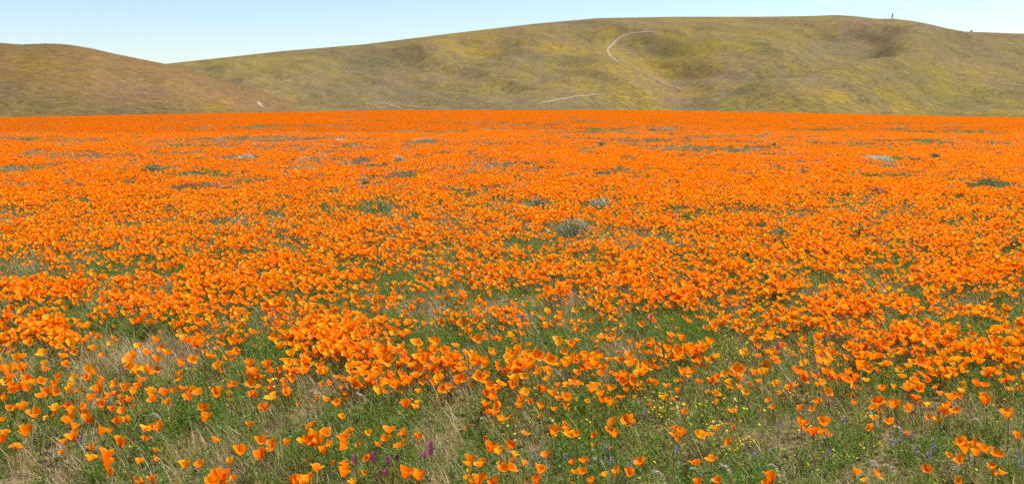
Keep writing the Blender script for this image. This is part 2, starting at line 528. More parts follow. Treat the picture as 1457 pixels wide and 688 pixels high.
build_hill(ridge, "hill", M_HILL, "long olive and yellow flowered ridge crossed by a pale footpath",
           [(1195, 138, 30, 8, .7), (1230, 100, 60, 14, .4), (1320, 130, 90, 14, .45), (1400, 105, 70, 14, .35), (1290, 152, 90, 9, .5), (660, 75, 50, 16, .35), (620, 95, 40, 14, .3),
            (780, 70, 60, 12, .25), (980, 70, 70, 18, .25), (1430, 150, 50, 14, .45), (1120, 150, 50, 7, .3), (420, 90, 60, 10, .25), (1080, 60, 60, 16, .2)],
           [(928, 70, 26, 22, .4), (1210, 62, 40, 18, .4), (540, 88, 60, 10, .45), (800, 105, 60, 12, .3), (620, 135, 110, 14, .35), (1100, 115, 50, 10, .4), (820, 150, 500, 6, .3),
            (1050, 135, 70, 8, .35), (300, 105, 60, 12, .35)],
           [(760, 120, 120, 18, .3), (590, 115, 60, 16, .35), (1030, 105, 50, 18, .3), (1000, 140, 90, 8, .45), (1210, 60, 40, 20, .45), (960, 110, 40, 14, .3), (900, 30, 200, 6, .2)], 50)
build_hill(left, "hill", M_HILL_L, "smooth brown rounded hill beside the long ridge",
           [(45, 90, 30, 10, .35), (300, 150, 70, 8, .3), (440, 150, 50, 5, .5), (120, 130, 60, 12, .2)],
           [(60, 150, 90, 14, .55), (160, 158, 80, 8, .5), (20, 130, 60, 14, .4), (75, 64, 200, 3, .3)],
           [(200, 125, 70, 14, .35), (290, 135, 50, 10, .4), (350, 150, 60, 8, .35)], 60)

def path_strip(name, h, pts, width, label):
    P = []
    for (p, q) in zip(pts[:-1], pts[1:]):
        for t in np.linspace(0, 1, 10, endpoint=False):
            P.append(h.hit(p[0] + (q[0] - p[0]) * t, p[1] + (q[1] - p[1]) * t))
    P.append(h.hit(*pts[-1]))
    P = np.array(P)
    for _ in range(25):
        P[1:-1] = 0.25 * P[:-2] + 0.5 * P[1:-1] + 0.25 * P[2:]
    d = np.gradient(P[:, :2], axis=0)
    d /= np.linalg.norm(d, axis=1)[:, None] + 1e-9
    n = np.stack([-d[:, 1], d[:, 0]], 1)
    V = []
    K = 5
    for i in range(len(P)):
        w = width * (0.75 + 0.5 * vnoise(i * 0.37, 3.1, 5)) * min(1.0, 0.35 + 0.12 * min(i, len(P) - 1 - i))
        for k in np.linspace(-0.5, 0.5, K):
            x, y = P[i, :2] + n[i] * k * w
            V.append((x, y, float(h.height(np.array(x), np.array(y))) + 0.22 - 0.10 * abs(k) * 2))
    o = fast_mesh(name, np.array(V), grid_faces(K, len(P)), M_TRAIL)
    tag(o, label, "path", kind="structure")
path_strip("path", ridge, [(948, 44), (915, 46), (892, 48), (876, 57), (864, 68), (865, 78), (884, 91), (905, 100), (938, 115), (973, 130)], 1.35, "pale dirt footpath climbing and bending on the long ridge")
path_strip("path", ridge, [(764, 149), (800, 140), (838, 135), (862, 135)], 1.2, "short pale dirt footpath at the foot of the long ridge")
path_strip("path", ridge, [(524, 143), (552, 149), (590, 153), (610, 154)], 1.2, "short pale dirt track low down beside the rounded brown hill")
path_strip("path", left, [(368, 145), (370, 150), (376, 154), (392, 157)], 1.7, "pale dirt track at the tip of the rounded brown hill")

# ------------------------------------------------------------------ instancing for uncountable growth
def gn_scatter(name, pts, rot, scl, idx, protos, label, cat, kind="stuff"):
    """one object that carries the whole mass: points with rotation, scale and pick index"""
    coll = bpy.data.collections.new(name + "_kinds")
    for k, o in enumerate(protos):
        o.name = "%s_kind_%03d" % (name, k)
        coll.objects.link(o)
    me = bpy.data.meshes.new(name)
    n = len(pts)
    me.vertices.add(n)
    me.vertices.foreach_set("co", np.asarray(pts, np.float32).ravel())
    a = me.attributes.new("rot", 'FLOAT_VECTOR', 'POINT'); a.data.foreach_set("vector", np.asarray(rot, np.float32).ravel())
    a = me.attributes.new("scl", 'FLOAT', 'POINT'); a.data.foreach_set("value", np.asarray(scl, np.float32))
    a = me.attributes.new("pick", 'INT', 'POINT'); a.data.foreach_set("value", np.asarray(idx, np.int32))
    me.update()
    o = bpy.data.objects.new(name, me); COL.objects.link(o)
    ng = bpy.data.node_groups.new(name + "_nodes", 'GeometryNodeTree')
    ng.interface.new_socket("Geometry", in_out='INPUT', socket_type='NodeSocketGeometry')
    ng.interface.new_socket("Geometry", in_out='OUTPUT', socket_type='NodeSocketGeometry')
    gi = ng.nodes.new("NodeGroupInput"); go = ng.nodes.new("NodeGroupOutput")
    ci = ng.nodes.new("GeometryNodeCollectionInfo")
    ci.inputs["Collection"].default_value = coll
    ci.inputs["Separate Children"].default_value = True
    ci.inputs["Reset Children"].default_value = True
    ip = ng.nodes.new("GeometryNodeInstanceOnPoints")
    ip.inputs["Pick Instance"].default_value = True
    def na(nm, ty):
        q = ng.nodes.new("GeometryNodeInputNamedAttribute")
        q.data_type = ty
        q.inputs["Name"].default_value = nm
        return q.outputs["Attribute"]
    e2r = ng.nodes.new("FunctionNodeEulerToRotation")
    L = ng.links.new
    L(gi.outputs[0], ip.inputs["Points"])
    L(ci.outputs[0], ip.inputs["Instance"])
    L(na("pick", 'INT'), ip.inputs["Instance Index"])
    L(na("rot", 'FLOAT_VECTOR'), e2r.inputs[0])
    L(e2r.outputs[0], ip.inputs["Rotation"])
    L(na("scl", 'FLOAT'), ip.inputs["Scale"])
    L(ip.outputs[0], go.inputs[0])
    md = o.modifiers.new("scatter", 'NODES')
    md.node_group = ng
    tag(o, label, cat, kind=kind)
    return o

# ------------------------------------------------------------------ poppies
SHAPES = {  # top radius, height, flare power, closedness of the rim
    "cup": (0.0220, 0.0385, 0.90), "half": (0.0285, 0.0370, 1.02), "bowl": (0.0340, 0.0285, 0.92), "closed": (0.0075, 0.0330, 0.6)}

def petal_geo(shape, seed, outer, ns=6, nt_=5):
    r = random.Random(seed * 31 + hash(shape) % 7 if False else seed * 31 + len(shape) * 7)
    R0, H, pw = SHAPES[shape]
    R0 *= r.uniform(0.9, 1.12); H *= r.uniform(0.9, 1.1)
    half = R(58 if outer else 54) * (1.0 if shape != "closed" else 1.15)
    ph = r.uniform(0, 6.28); am = r.uniform(0.04, 0.10)
    notch = r.uniform(0.0, 0.07)
    v, uv, f = [], [], []
    for j in range(nt_ + 1):
        t = j / nt_
        for i in range(ns + 1):
            s = -1 + 2 * i / ns
            tt = t * (1 - 0.30 * abs(s) ** 2.4 - notch * math.exp(-(s * 4) ** 2) * t)
            rad = 0.0028 + (R0 - 0.0028) * tt ** pw + (0.0010 if outer else 0.0)
            rad *= 1 + am * math.sin(3.2 * s + ph) * t * t + am * 0.8 * math.sin(7 * s + ph * 2) * t ** 4
            th = s * half * (0.75 + 0.25 * t)
            z = H * tt + 0.0012 * math.sin(5 * s + ph) * t ** 3
            if shape in ("half", "bowl"):
                z -= H * 0.16 * t ** 4
            v.append((rad * math.cos(th), rad * math.sin(th), z))
            uv.append((s, t, seed))
    for j in range(nt_):
        for i in range(ns):
            a = j * (ns + 1) + i
            f.append((a, a + 1, a + ns + 2, a + ns + 1))
    g = Geo(); g.add(v, f, uv)
    return g

def tube(pts, radii, sides=5):
    g = Geo(); v = []; f = []
    pts = [Vector(p) for p in pts]
    for k, p in enumerate(pts):
        d = (pts[min(k + 1, len(pts) - 1)] - pts[max(k - 1, 0)]).normalized()
        q = d.to_track_quat('Z', 'Y')
        for i in range(sides):
            an = 2 * math.pi * i / sides
            v.append(p + q @ Vector((radii[k] * math.cos(an), radii[k] * math.sin(an), 0)))
    for k in range(len(pts) - 1):
        for i in range(sides):
            f.append((k * sides + i, k * sides + (i + 1) % sides, (k + 1) * sides + (i + 1) % sides, (k + 1) * sides + i))
    g.add(v, f, [(0, k / len(pts), 0) for k in range(len(pts)) for _ in range(sides)])
    return g

def stem_curve(h, top, bend):
    """stem from the ground to the flower, bowed by the wind"""
    return [Vector((top[0] * (u ** bend), top[1] * (u ** bend), h * u)) for u in (0, 0.25, 0.5, 0.75, 0.92, 1.0)]

def stamen_geo(seed):
    r = random.Random(seed)
    g = Geo()
    for k in range(9):
        an = 2 * math.pi * k / 9 + r.uniform(-.3, .3)
        l = r.uniform(0.007, 0.011); sp = r.uniform(0.15, 0.5)
        d = Vector((math.cos(an) * sp, math.sin(an) * sp, 1)).normalized()
        q = Vector((-math.sin(an), math.cos(an), 0)) * 0.0009
        b = Vector((math.cos(an), math.sin(an), 0)) * 0.0012 + Vector((0, 0, 0.002))
        t = b + d * l
        g.add([b - q, b + q, t + q * 1.6, t - q * 1.6], [(0, 1, 2, 3)])
    return g

def receptacle_geo():
    return tube([(0, 0, -0.006), (0, 0, -0.002), (0, 0, 0.0005), (0, 0, 0.0012)], [0.0012, 0.0022, 0.0042, 0.0024], 7)

NPV = 4
PETALS = {}
for sh in SHAPES:
    for k in range(NPV):
        for outer in (0, 1):
            PETALS[sh, k, outer] = petal_geo(sh, k + 1, outer)
STAMENS = [stamen_geo(k) for k in range(3)]
RECEPT = receptacle_geo()
PMATS = {"orange": M_ORANGE, "gold": M_GOLD_GLINT, "deep": M_DEEP}

def head_matrix(r, lean):
    """flower head: tilted mostly down-wind (towards -X)"""
    tx = r.gauss(0.0, 0.20); ty = r.gauss(-lean, 0.20)
    return Euler((tx, ty, r.uniform(0, 6.28)), 'XYZ').to_matrix().to_4x4()

def petal_mats(r, wild=0.16):
    out = []
    off = r.uniform(-.1, .1)
    for k in range(4):
        out.append(Matrix.Rotation(math.pi / 2 * k + off + r.gauss(0, .06), 4, 'Z') @ Matrix.Rotation(r.gauss(0.0, wild), 4, 'Y'))
    return out

def full_poppy(seed, shape, colour, stem_h):
    """one mesh: petals, stamens, receptacle, stem; used only inside the uncountable mass"""
    r = random.Random(seed * 17 + 3)
    g = Geo()
    lean = 0.28
    top = (-r.uniform(0.0, 0.05), r.uniform(-.02, .02))
    H = Matrix.Translation((top[0], top[1], stem_h)) @ head_matrix(r, lean)
    for k, pm in enumerate(petal_mats(r)):
        g.merge(PETALS[shape, r.randrange(NPV), k % 2], H @ pm, 0)
    if shape != "closed":
        g.merge(STAMENS[0], H, 1)
    g.merge(RECEPT, H, 2)
    g.merge(tube(stem_curve(stem_h - 0.003, top, 1.8), [0.0013] * 6, 3), None, 2)
    return g.obj("poppy_kind", [PMATS[colour], M_STAMEN, M_STEM], link=False)

def lod_head(r, nseg=2, shape=None):
    sh = shape or r.choice(["cup", "half", "half", "bowl"])
    g = Geo()
    for k, pm in enumerate(petal_mats(r, 0.2)):
        g.merge(petal_geo(sh, r.randrange(40), k % 2, nseg, nseg), pm)
    return g

# list of poppies read from the photograph: (x, y, width) in 3.44 x enlargements of four strips
Z_A = """125 435 70,25 425 55,75 495 65,10 470 60,170 347 55,105 310 65,15 365 50,15 268 35,40 313 35,235 243 70,200 250 55,265 243 50,60 150 60,20 150 50,95 160 50,130 185 60,165 185 50,50 212 50,110 215 50,145 222 45,30 80 50,75 85 50,100 75 40,210 78 70,285 70 40,300 98 50,330 105 40,155 128 50,435 170 50,470 155 45,490 175 40,355 195 45,335 230 45,390 220 50,265 200 40,565 185 50,550 210 40,490 225 50,610 220 55,670 210 50,650 235 50,730 240 60,750 270 55,805 243 60,825 283 55,850 230 40,890 220 50,930 240 55,930 262 45,975 238 60,1065 250 65,435 267 45,495 270 45,530 255 50,565 240 45,498 300 45,265 315 55,335 310 50,390 305 55,350 335 60,405 340 45,425 370 55,330 377 50,355 405 40,550 320 55,600 325 55,580 378 50,630 372 40,610 365 40,485 430 45,705 415 55,745 412 60,780 412 45,708 463 50,590 487 60,450 508 45,315 478 45,365 460 55,440 560 70,510 550 70,515 588 55,530 622 60,678 572 42,700 668 60,750 662 50,905 595 60,978 590 45,1045 467 55,1175 530 65,995 367 55,985 315 40,1012 310 40,1085 650 70,1060 655 60,1030 672 55,1150 652 50,1110 680 50,1080 165 45,1115 153 40,1225 155 50,1230 250 35,885 130 55,705 165 60,740 140 50,760 108 50,795 70 60,785 85 45,745 30 45,690 50 50,650 65 45,645 115 35,630 270 35,370 30 50,470 28 50,1000 25 50,1035 35 40,1075 40 40,1070 85 40,1160 65 65,1130 10 50,285 10 45"""
Z_B = """10 155 50,57 133 50,20 205 45,85 185 25,95 215 30,15 252 45,100 262 85,175 248 60,58 305 60,312 268 35,417 292 42,433 352 42,190 138 60,200 178 45,250 160 60,255 130 50,300 130 50,345 130 50,340 195 40,370 192 35,420 135 45,445 175 50,490 180 70,520 165 55,550 140 50,575 190 45,545 100 45,620 235 50,620 190 45,600 150 50,640 150 50,635 110 50,690 85 60,700 200 50,720 160 65,770 185 65,820 160 60,740 100 45,800 120 45,810 230 40,878 187 40,940 150 60,945 120 50,1015 172 65,1065 140 60,1040 120 50,1000 90 60,1110 110 60,1125 85 60,1145 110 50,1135 165 60,1195 135 45,945 213 40,1150 212 55,1185 215 50,1150 250 60,1178 265 50,1130 290 55,1150 305 40,1205 305 50,1185 340 55,1210 368 40,755 303 55,790 308 45,290 390 60,265 420 60,350 425 65,240 475 60,290 450 55,290 480 60,330 475 60,365 488 40,335 525 50,260 470 45,95 485 65,35 475 50,160 482 45,40 548 80,425 505 55,445 475 75,465 425 55,565 437 40,665 422 70,650 458 45,743 437 65,723 490 65,805 455 45,618 490 35,455 585 55,437 633 60,490 672 35,305 610 70,275 660 65,235 675 60,195 675 70,745 640 65,815 650 65,1155 515 70,1210 525 75,1060 580 80,1120 588 75,1225 610 70,1100 672 70,1180 672 60,560 555 30,215 20 60,260 20 40,115 20 60,240 60 60,225 95 50,280 85 40,400 30 60,450 20 55,480 50 60,420 60 60,380 70 50,490 100 50,560 40 60,540 15 50,645 40 50,600 15 50,700 15 60,760 45 50,810 20 60,850 40 60,800 70 60,870 70 50,920 40 60,980 60 60,900 20 50,1000 10 50,1160 20 40"""
Z_C = """15 500 50,40 540 60,18 600 65,82 580 48,200 540 60,160 622 70,150 672 50,335 577 40,385 570 45,340 620 55,370 625 45,420 668 25,487 633 40,550 620 60,607 635 60,670 578 70,930 580 70,1005 562 50,1038 663 50,940 680 50,95 432 38,222 428 55,285 395 40,300 420 60,325 445 60,345 440 40,440 440 45,525 385 65,500 415 45,530 445 50,600 375 70,830 405 55,820 440 45,850 440 50,975 437 85,945 445 50,1122 410 40,1030 415 30,872 332 38,775 262 55,840 228 32,787 203 32,727 192 35,565 255 55,590 225 35,507 218 42,475 250 40,470 278 35,510 290 55,415 225 65,260 200 40,295 205 50,325 190 50,360 190 45,175 228 45,105 245 65,65 270 45,125 278 40,68 300 45,165 305 40,235 245 50,258 265 50,300 270 50,235 315 30,20 350 40,40 180 60,35 210 55,30 170 50,70 130 60,90 165 50,45 60 60,80 30 60,110 95 60,170 130 55,180 70 60,215 110 50,250 80 60,300 120 60,330 50 50,360 80 60,400 60 60,450 55 50,420 120 55,455 150 45,465 95 35,520 108 35,570 150 65,560 130 45,600 155 50,640 105 60,625 140 50,685 115 50,680 155 60,680 70 50,648 42 30,740 12 50,790 75 80,840 90 60,855 148 55,925 140 50,878 110 40,905 75 50,770 40 40,870 15 60,900 20 50,970 10 50,1000 45 50,950 60 40,1020 140 40,1020 158 40,1085 140 50,1085 165 50,1110 125 45,1155 140 75,1225 160 40,1188 55 40,1175 8 40,1220 15 50,1028 243 45,1025 283 50,1100 322 55,1138 208 40,285 22 40,500 12 50"""
Z_D = """65 663 70,40 680 60,468 622 50,570 630 50,827 605 50,990 570 60,1140 597 60,1183 625 55,995 490 65,1010 525 60,1060 485 60,1065 535 55,1110 520 75,1165 538 65,1268 450 48,1223 350 60,1113 285 65,905 330 70,970 328 60,925 308 45,880 325 45,790 290 60,825 298 50,765 265 50,740 320 40,640 385 50,668 300 55,570 295 60,590 275 40,560 310 45,562 360 40,548 412 45,265 440 65,310 430 60,325 390 70,208 390 50,207 307 40,265 318 40,298 290 50,328 233 50,300 190 55,290 200 40,325 140 40,178 195 42,98 238 38,55 270 45,70 305 35,20 155 55,70 80 60,85 60 50,50 95 40,185 130 50,230 128 50,280 122 45,190 97 45,305 70 55,325 85 45,350 90 40,380 143 40,420 165 60,470 140 60,465 175 55,440 160 40,522 175 32,400 45 60,440 50 50,480 30 60,510 70 55,530 40 60,560 75 50,575 95 60,600 85 50,550 20 50,608 222 50,660 210 32,722 118 50,760 175 45,820 178 45,730 220 60,795 230 55,770 265 45,888 240 42,940 265 45,975 250 45,1005 230 55,1068 198 50,1105 200 45,1095 163 38,1085 110 55,1178 132 45,1215 180 55,1245 168 40,800 100 65,840 120 60,870 130 50,905 95 70,930 145 55,975 110 60,1000 120 50,945 130 50,765 15 65,700 12 40,830 25 60,880 15 50,1010 30 70,1040 65 60,1060 20 50,1000 60 50,1115 38 45,1180 20 60,1210 40 60,1230 70 50,1270 95 55,1285 60 50,1275 20 50,1290 215 40,1290 175 30,205 5 30,265 5 30,120 15 60,20 15 40,610 5 40,480 5 40"""
READ = []
for x0, txt in ((0, Z_A), (360, Z_B), (720, Z_C), (1080, Z_D)):
    for t in txt.split(","):
        x, y, w = map(float, t.split())
        READ.append((x0 + x / 3.44, 488 + y / 3.44, w / 3.44))
READ.sort(key=lambda t: -t[1])

# magenta clover, blue lupine and pale grass plumes read the same way (pixel x, y, size)
CLOVER = [(505.2, 652, 1.0, "tall"), (530.5, 649, 1.0, "tall"), (552, 654, .85, "pink"), (564.4, 649.5, .75, "dark"), (604, 645.5, .85, "round"), (612.3, 634, 1.2, "double"),
          (542.5, 669.5, .7, "small"), (549.5, 670.5, .55, "small"), (742.5, 452, .9, "field"), (925.5, 451, .85, "field"), (1106, 491, .9, "field"), (623, 305, 1.2, "field")]
LUPINE = [(805, 649), (758, 648), (865, 638), (871, 655), (896, 660), (963, 638), (918, 584), (1075, 649), (1295, 620), (1280.5, 624), (1269, 627), (1302, 638), (1321, 646), (1329, 635),
          (1449, 647), (1451, 660), (1179, 642), (1200.5, 596), (1107.5, 601), (116, 624), (201, 629), (35, 561)]
PLUME = [(937, 670, 1.0), (992, 667, 1.0), (1031, 662, .9), (848, 651, .7), (1097, 660, .8), (1110, 675, .8), (1277, 606, .9), (442, 556, .7), (510, 560, .8), (1390, 596, .9), (1265, 660, .9), (220, 588, .8), (1240, 655, .7)]

near_xy = []
stuff_pts = []     # (x, y, scale, shape, colour, hh)
cl_xy = [pix2ground(c[0], c[1], 0.16) for c in CLOVER]
lu_xy = [pix2ground(c[0], c[1], 0.13) for c in LUPINE]
pr = random.Random(99)
specs = []
for (px, py, w) in READ:
    hh = min(max(pr.gauss(0.155, 0.022), 0.10), 0.21)
    x, y = pix2ground(px, py, hh + 0.012)
    real = w / FPX * y                                   # width in metres
    u = pr.random()
    shape = "cup" if u < .40 else "half" if u < .87 else "bowl" if u < .965 else "closed"
    if w < 10.5 and shape == "bowl": shape = "cup"
    nominal = {"cup": .041, "half": .053, "bowl": .063, "closed": .02}[shape]
    sc = min(max(real / nominal * pr.uniform(.84, 1.02), 0.70), 1.18) if shape != "closed" else pr.uniform(.85, 1.05)
    u = pr.random()
    colour = "gold" if u < .13 else "deep" if u < .24 else "orange"  # golden share raised so these heads double as yellow glints of light
    specs.append((x, y, sc, shape, colour, hh))

POS = np.array([(s[0], s[1]) for s in specs])
SHOW = specs[:300]
petal_me = {}
def shared(key, geo, mat):
    if key not in petal_me:
        o = geo.obj(key[0], [mat], link=False)
        petal_me[key] = o.data
        bpy.data.objects.remove(o)
    return petal_me[key]
def child(name, me, parent, M):
    o = bpy.data.objects.new(name, me)
    COL.objects.link(o)
    o.parent = parent
    o.matrix_local = M
    return o

# size of the bunch each poppy belongs to (heads closer than 8 cm)
_par = list(range(len(POS)))
def _root(i):
    while _par[i] != i: i = _par[i]
    return i
for i in range(len(POS)):
    for j in np.nonzero(np.hypot(POS[:, 0] - POS[i, 0], POS[:, 1] - POS[i, 1]) < 0.08)[0]:
        _par[_root(i)] = _root(int(j))
_roots = [_root(i) for i in range(len(POS))]
BUNCH = [_roots.count(q) for q in _roots]
SHAPE_WORD = {"cup": "cup-shaped", "half": "half-open", "bowl": "wide-open", "closed": "furled"}
COLOUR_WORD = {"orange": "orange", "gold": "golden-yellow", "deep": "deep red-orange"}
for n, (x, y, sc, shape, colour, hh) in enumerate(SHOW):
    r = random.Random(1000 + n)
    dc = min(math.hypot(c[0] - x, c[1] - y) for c in cl_xy[:8])
    dl = min(math.hypot(c[0] - x, c[1] - y) for c in lu_xy)
    nb = BUNCH[n]
    if dc < 0.15: place = "beside the magenta clover spikes"
    elif dl < 0.09: place = "beside a blue lupine"
    elif nb == 1: place = "standing apart from the bunches"
    elif nb == 2: place = "close beside another poppy"
    elif nb <= 9: place = "in a bunch of about " + ("three four five six seven eight nine".split()[nb - 3]) + " poppies"
    elif nb <= 16: place = "in a crowd of about a dozen poppies"
    else: place = "in the long dense band of poppies"
    size = "small " if sc < .85 else "large " if sc > 1.04 else ""
    H3 = head_matrix(r, 0.30)
    ax = H3.to_3x3() @ Vector((0, 0, 1))
    tilt = "tipped" if ax.z < .86 else "upright" if ax.z > .965 else "leaning"
    root = bpy.data.objects.new("poppy", None)
    COL.objects.link(root)
    root.empty_display_size = 0.02
    top = (-abs(r.gauss(0.02, 0.015)), r.gauss(0, .012))
    gx_, gy_ = x - top[0], y - top[1]
    root.location = (gx_, gy_, float(ground(gx_, gy_)) - 0.004)
    tag(root, "%s%s %s %s poppy %s" % (size, tilt, SHAPE_WORD[shape], COLOUR_WORD[colour], place), "poppy", "poppies along the front of the field")
    H = Matrix.Translation((top[0], top[1], hh)) @ H3 @ Matrix.Scale(sc, 4)
    for k, pm in enumerate(petal_mats(r)):
        v = r.randrange(NPV)
        child("petal", shared(("petal", shape, v, k % 2, colour), PETALS[shape, v, k % 2], PMATS[colour]), root, H @ pm)
    if shape != "closed":
        child("stamens", shared(("stamens", n % 3), STAMENS[n % 3], M_STAMEN), root, H)
    child("receptacle", shared(("receptacle",), RECEPT, M_STEM), root, H)
    st = tube(stem_curve(hh - 0.003, top, 1.8), [0.0015, 0.0015, 0.0014, 0.0013, 0.0012, 0.0012], 4).obj("stem", [M_STEM], parent=root)

# ---- patches where few poppies grow (pixel x, y, radius x, radius y, strength)
GAPS = [(150, 465, 34, 11, .95), (75, 440, 16, 8, .8), (187, 486, 58, 10, .95), (15, 435, 22, 11, .8), (250, 412, 25, 6, .8), (45, 367, 17, 8, .8), (15, 372, 22, 9, .8), (162, 385, 27, 8, .7), (300, 447, 27, 12, .7),
        (514, 372, 16, 7, .8), (613, 430, 22, 14, .9), (676, 442, 22, 6, .8), (626, 480, 32, 10, .9), (709, 475, 22, 15, .9), (372, 455, 16, 16, .9), (446, 494, 20, 8, .8), (574, 397, 14, 7, .7), (549, 447, 10, 7, .8),
        (753, 425, 32, 14, .9), (773, 480, 37, 13, .9), (990, 460, 40, 14, .9), (908, 437, 16, 8, .8), (908, 472, 20, 14, .8), (1040, 480, 24, 14, .9), (778, 360, 24, 9, .8), (1075, 375, 16, 9, .85), (803, 400, 17, 9, .7),
        (1157, 417, 26, 9, .9), (1167, 395, 20, 8, .8), (1252, 388, 26, 9, .8), (1267, 447, 16, 13, .85), (1154, 480, 34, 14, .9), (1282, 480, 16, 12, .8), (1400, 470, 14, 12, .8), (1300, 350, 17, 8, .8), (1227, 335, 14, 6, .8),
        (1447, 354, 14, 6, .9), (1342, 405, 14, 7, .7), (343, 225, 45, 4, .9), (223, 244, 22, 5, .9), (285, 249, 70, 4.5, .75), (20, 240, 42, 5, .8), (113, 226, 60, 3, .5), (103, 200, 25, 2.5, .6), (134, 201, 12, 3, .8), (14, 301, 22, 11, .85),
        (330, 316, 52, 9, .6), (474, 297, 24, 8, .5), (436, 232, 20, 3, .7), (27, 264, 32, 4, .7), (604, 203, 24, 2.6, .9), (573, 214, 9, 2.2, .8), (518, 230, 16, 3, .9), (567, 230, 13, 3, .9), (720, 235, 75, 5, .7), (593, 249, 22, 4, .6),
        (518, 264, 14, 5, .9), (540, 296, 29, 17, .65), (703, 300, 17, 9, .6), (768, 292, 22, 7, .9), (854, 291, 18, 8, .9), (812, 325, 30, 11, .95), (943, 187, 24, 2.6, .9), (856, 208, 10, 2, .9), (820, 250, 17, 4, .8), (830, 173, 25, 2, .7),
        (1259, 229, 30, 5, .95), (1406, 262, 34, 7, .95), (1331, 225, 15, 3, .9), (1101, 209, 9, 2.2, .9), (1091, 192, 6, 2, .9), (1252, 250, 55, 4, .75), (1249, 275, 14, 5, .9), (1190, 262, 22, 4, .6), (1417, 204, 38, 3.5, .6), (1276, 184, 12, 2, .7),
        (1115, 339, 12, 7, .9), (1365, 322, 14, 7, .7), (870, 385, 16, 6, .4), (420, 350, 22, 6, .4), (640, 345, 30, 6, .5), (960, 330, 25, 5, .4), (90, 400, 20, 6, .6), (1200, 178, 30, 2, .4), (700, 178, 60, 2, .4), (395, 196, 30, 2, .4)]
GA = np.array(GAPS)
def poppy_keep(x, y, extra=0.5):
    """chance that a poppy grows here, 0 to 1"""
    px, py = world2pix(x, y, ground(x, y) + 0.12)
    k = np.ones_like(x)
    for g in GA:
        k = np.minimum(k, 1 - min(1.0, g[4] * (1.3 if g[1] < 300 else 1.0)) * np.exp(-(((px - g[0]) / g[2]) ** 2 + ((py - g[1]) / g[3]) ** 2) ** 1.5))
    nz = fbm(x / 0.8, y / 1.1, 31, 3)
    nb = fbm(x / 3.1, y / 4.0, 35, 3)
    far = sstep(14, 28, y)
    st = fbm(x / 5.5, y / 3.2, 44, 4)
    k = k * (1 - far * .9 * sstep(.56, .66, st))
    k = k * (1 - extra * sstep(0.52, 0.70, nz)) * (1 - 0.35 * extra * sstep(0.50, 0.7, nb))
    return k

def scatter_wedge(y0, y1, dens, margin=1.15, side=2.6):
    """random ground points in the part of the field the camera looks over, and a strip on either side"""
    amax = 0.60
    area = (y1 ** 2 - y0 ** 2) * amax * margin + 2 * side * (y1 - y0)
    n = int(area * dens)
    y = np.sqrt(rng.random(n) * (y1 ** 2 - y0 ** 2) + y0 ** 2)
    x = (rng.random(n) * 2 - 1) * (amax * margin * y + side)
    return x, y

# kinds: 0..17 whole poppies, then clusters, then metre-wide patches
protos = []
shape_cycle = ["half", "cup", "half", "cup", "bowl", "half"]
for k in range(18):
    protos.append(full_poppy(k, "closed" if k == 17 else shape_cycle[k % 6], "gold" if k in (3, 8, 12, 15) else "deep" if k in (5, 10) else "orange", 0.15))  # golden kinds also imitate glints of backlight by colour
n_full = len(protos)
for k in range(10):                       # clusters of six to eight
    r = random.Random(500 + k)
    g = Geo()
    for _ in range(7):
        x_, y_ = r.gauss(0, .075), r.gauss(0, .075)
        M = Matrix.Translation((x_, y_, r.gauss(.15, .018))) @ head_matrix(r, .28) @ Matrix.Scale(r.uniform(.85, 1.15), 4)
        u = r.random()
        g.merge(lod_head(r, 3), M, 1 if u < .13 else 2 if u < .26 else 0)
    protos.append(g.obj("poppy_kind", [M_ORANGE, M_GOLD_GLINT, M_DEEP], link=False))
n_clu = len(protos) - n_full
for k in range(6):                        # metre-wide patches
    r = random.Random(800 + k)
    g = Geo()
    for c in range(9):
        cx, cy = r.uniform(-.3, .3), r.uniform(-.3, .3)
        for _ in range(6):
            M = Matrix.Translation((cx + r.gauss(0, .08), cy + r.gauss(0, .08), r.gauss(.155, .02))) @ head_matrix(r, .28) @ Matrix.Scale(r.uniform(.9, 1.2), 4)
            u = r.random()
            g.merge(lod_head(r, 1, r.choice(["cup", "half", "bowl"])), M, 1 if u < .10 else 2 if u < .22 else 0)
    protos.append(g.obj("poppy_kind", [M_ORANGE, M_GOLD_GLINT, M_DEEP], link=False))
n_pat = len(protos) - n_full - n_clu

PX, PR, PS, PI = [], [], [], []
def put(x, y, s, idx, dz=0.0):
    n = len(x)
    PX.append(np.stack([x, y, ground(x, y) + dz], 1))
    PR.append(np.stack([rng.normal(0, .06, n), rng.normal(-.04, .06, n), rng.normal(0, .5, n)], 1))
    PS.append(s); PI.append(idx)
# the poppies read from the photograph beyond the first 300
rest = specs[300:]
rx = np.array([s[0] for s in rest]); ry = np.array([s[1] for s in rest])
by_shape = {"half": [0, 2, 5, 6, 8, 11, 12, 14], "cup": [1, 3, 7, 9, 13, 15], "bowl": [4, 10, 16], "closed": [17]}
put(rx + .02, ry, np.array([s[2] for s in rest]), np.array([random.Random(i).choice(by_shape[s[3]]) for i, s in enumerate(rest)]))
ex = [(s[0] + pr.gauss(0, .045), s[1] + pr.gauss(0, .06)) for s in specs if s[1] > 4.55 for _ in range(2) if pr.random() < .55]
put(np.array([e[0] for e in ex]), np.array([e[1] for e in ex]), np.clip(rng.normal(.85, .12, len(ex)), .6, 1.2), rng.choice(17, len(ex)))
ex = [(s[0] + pr.gauss(0, .07), s[1] + pr.gauss(0, .09)) for s in specs if s[1] <= 4.9 and pr.random() < .42]
put(np.array([e[0] for e in ex]), np.array([e[1] for e in ex]), rng.uniform(.42, .78, len(ex)), rng.choice(18, len(ex)))
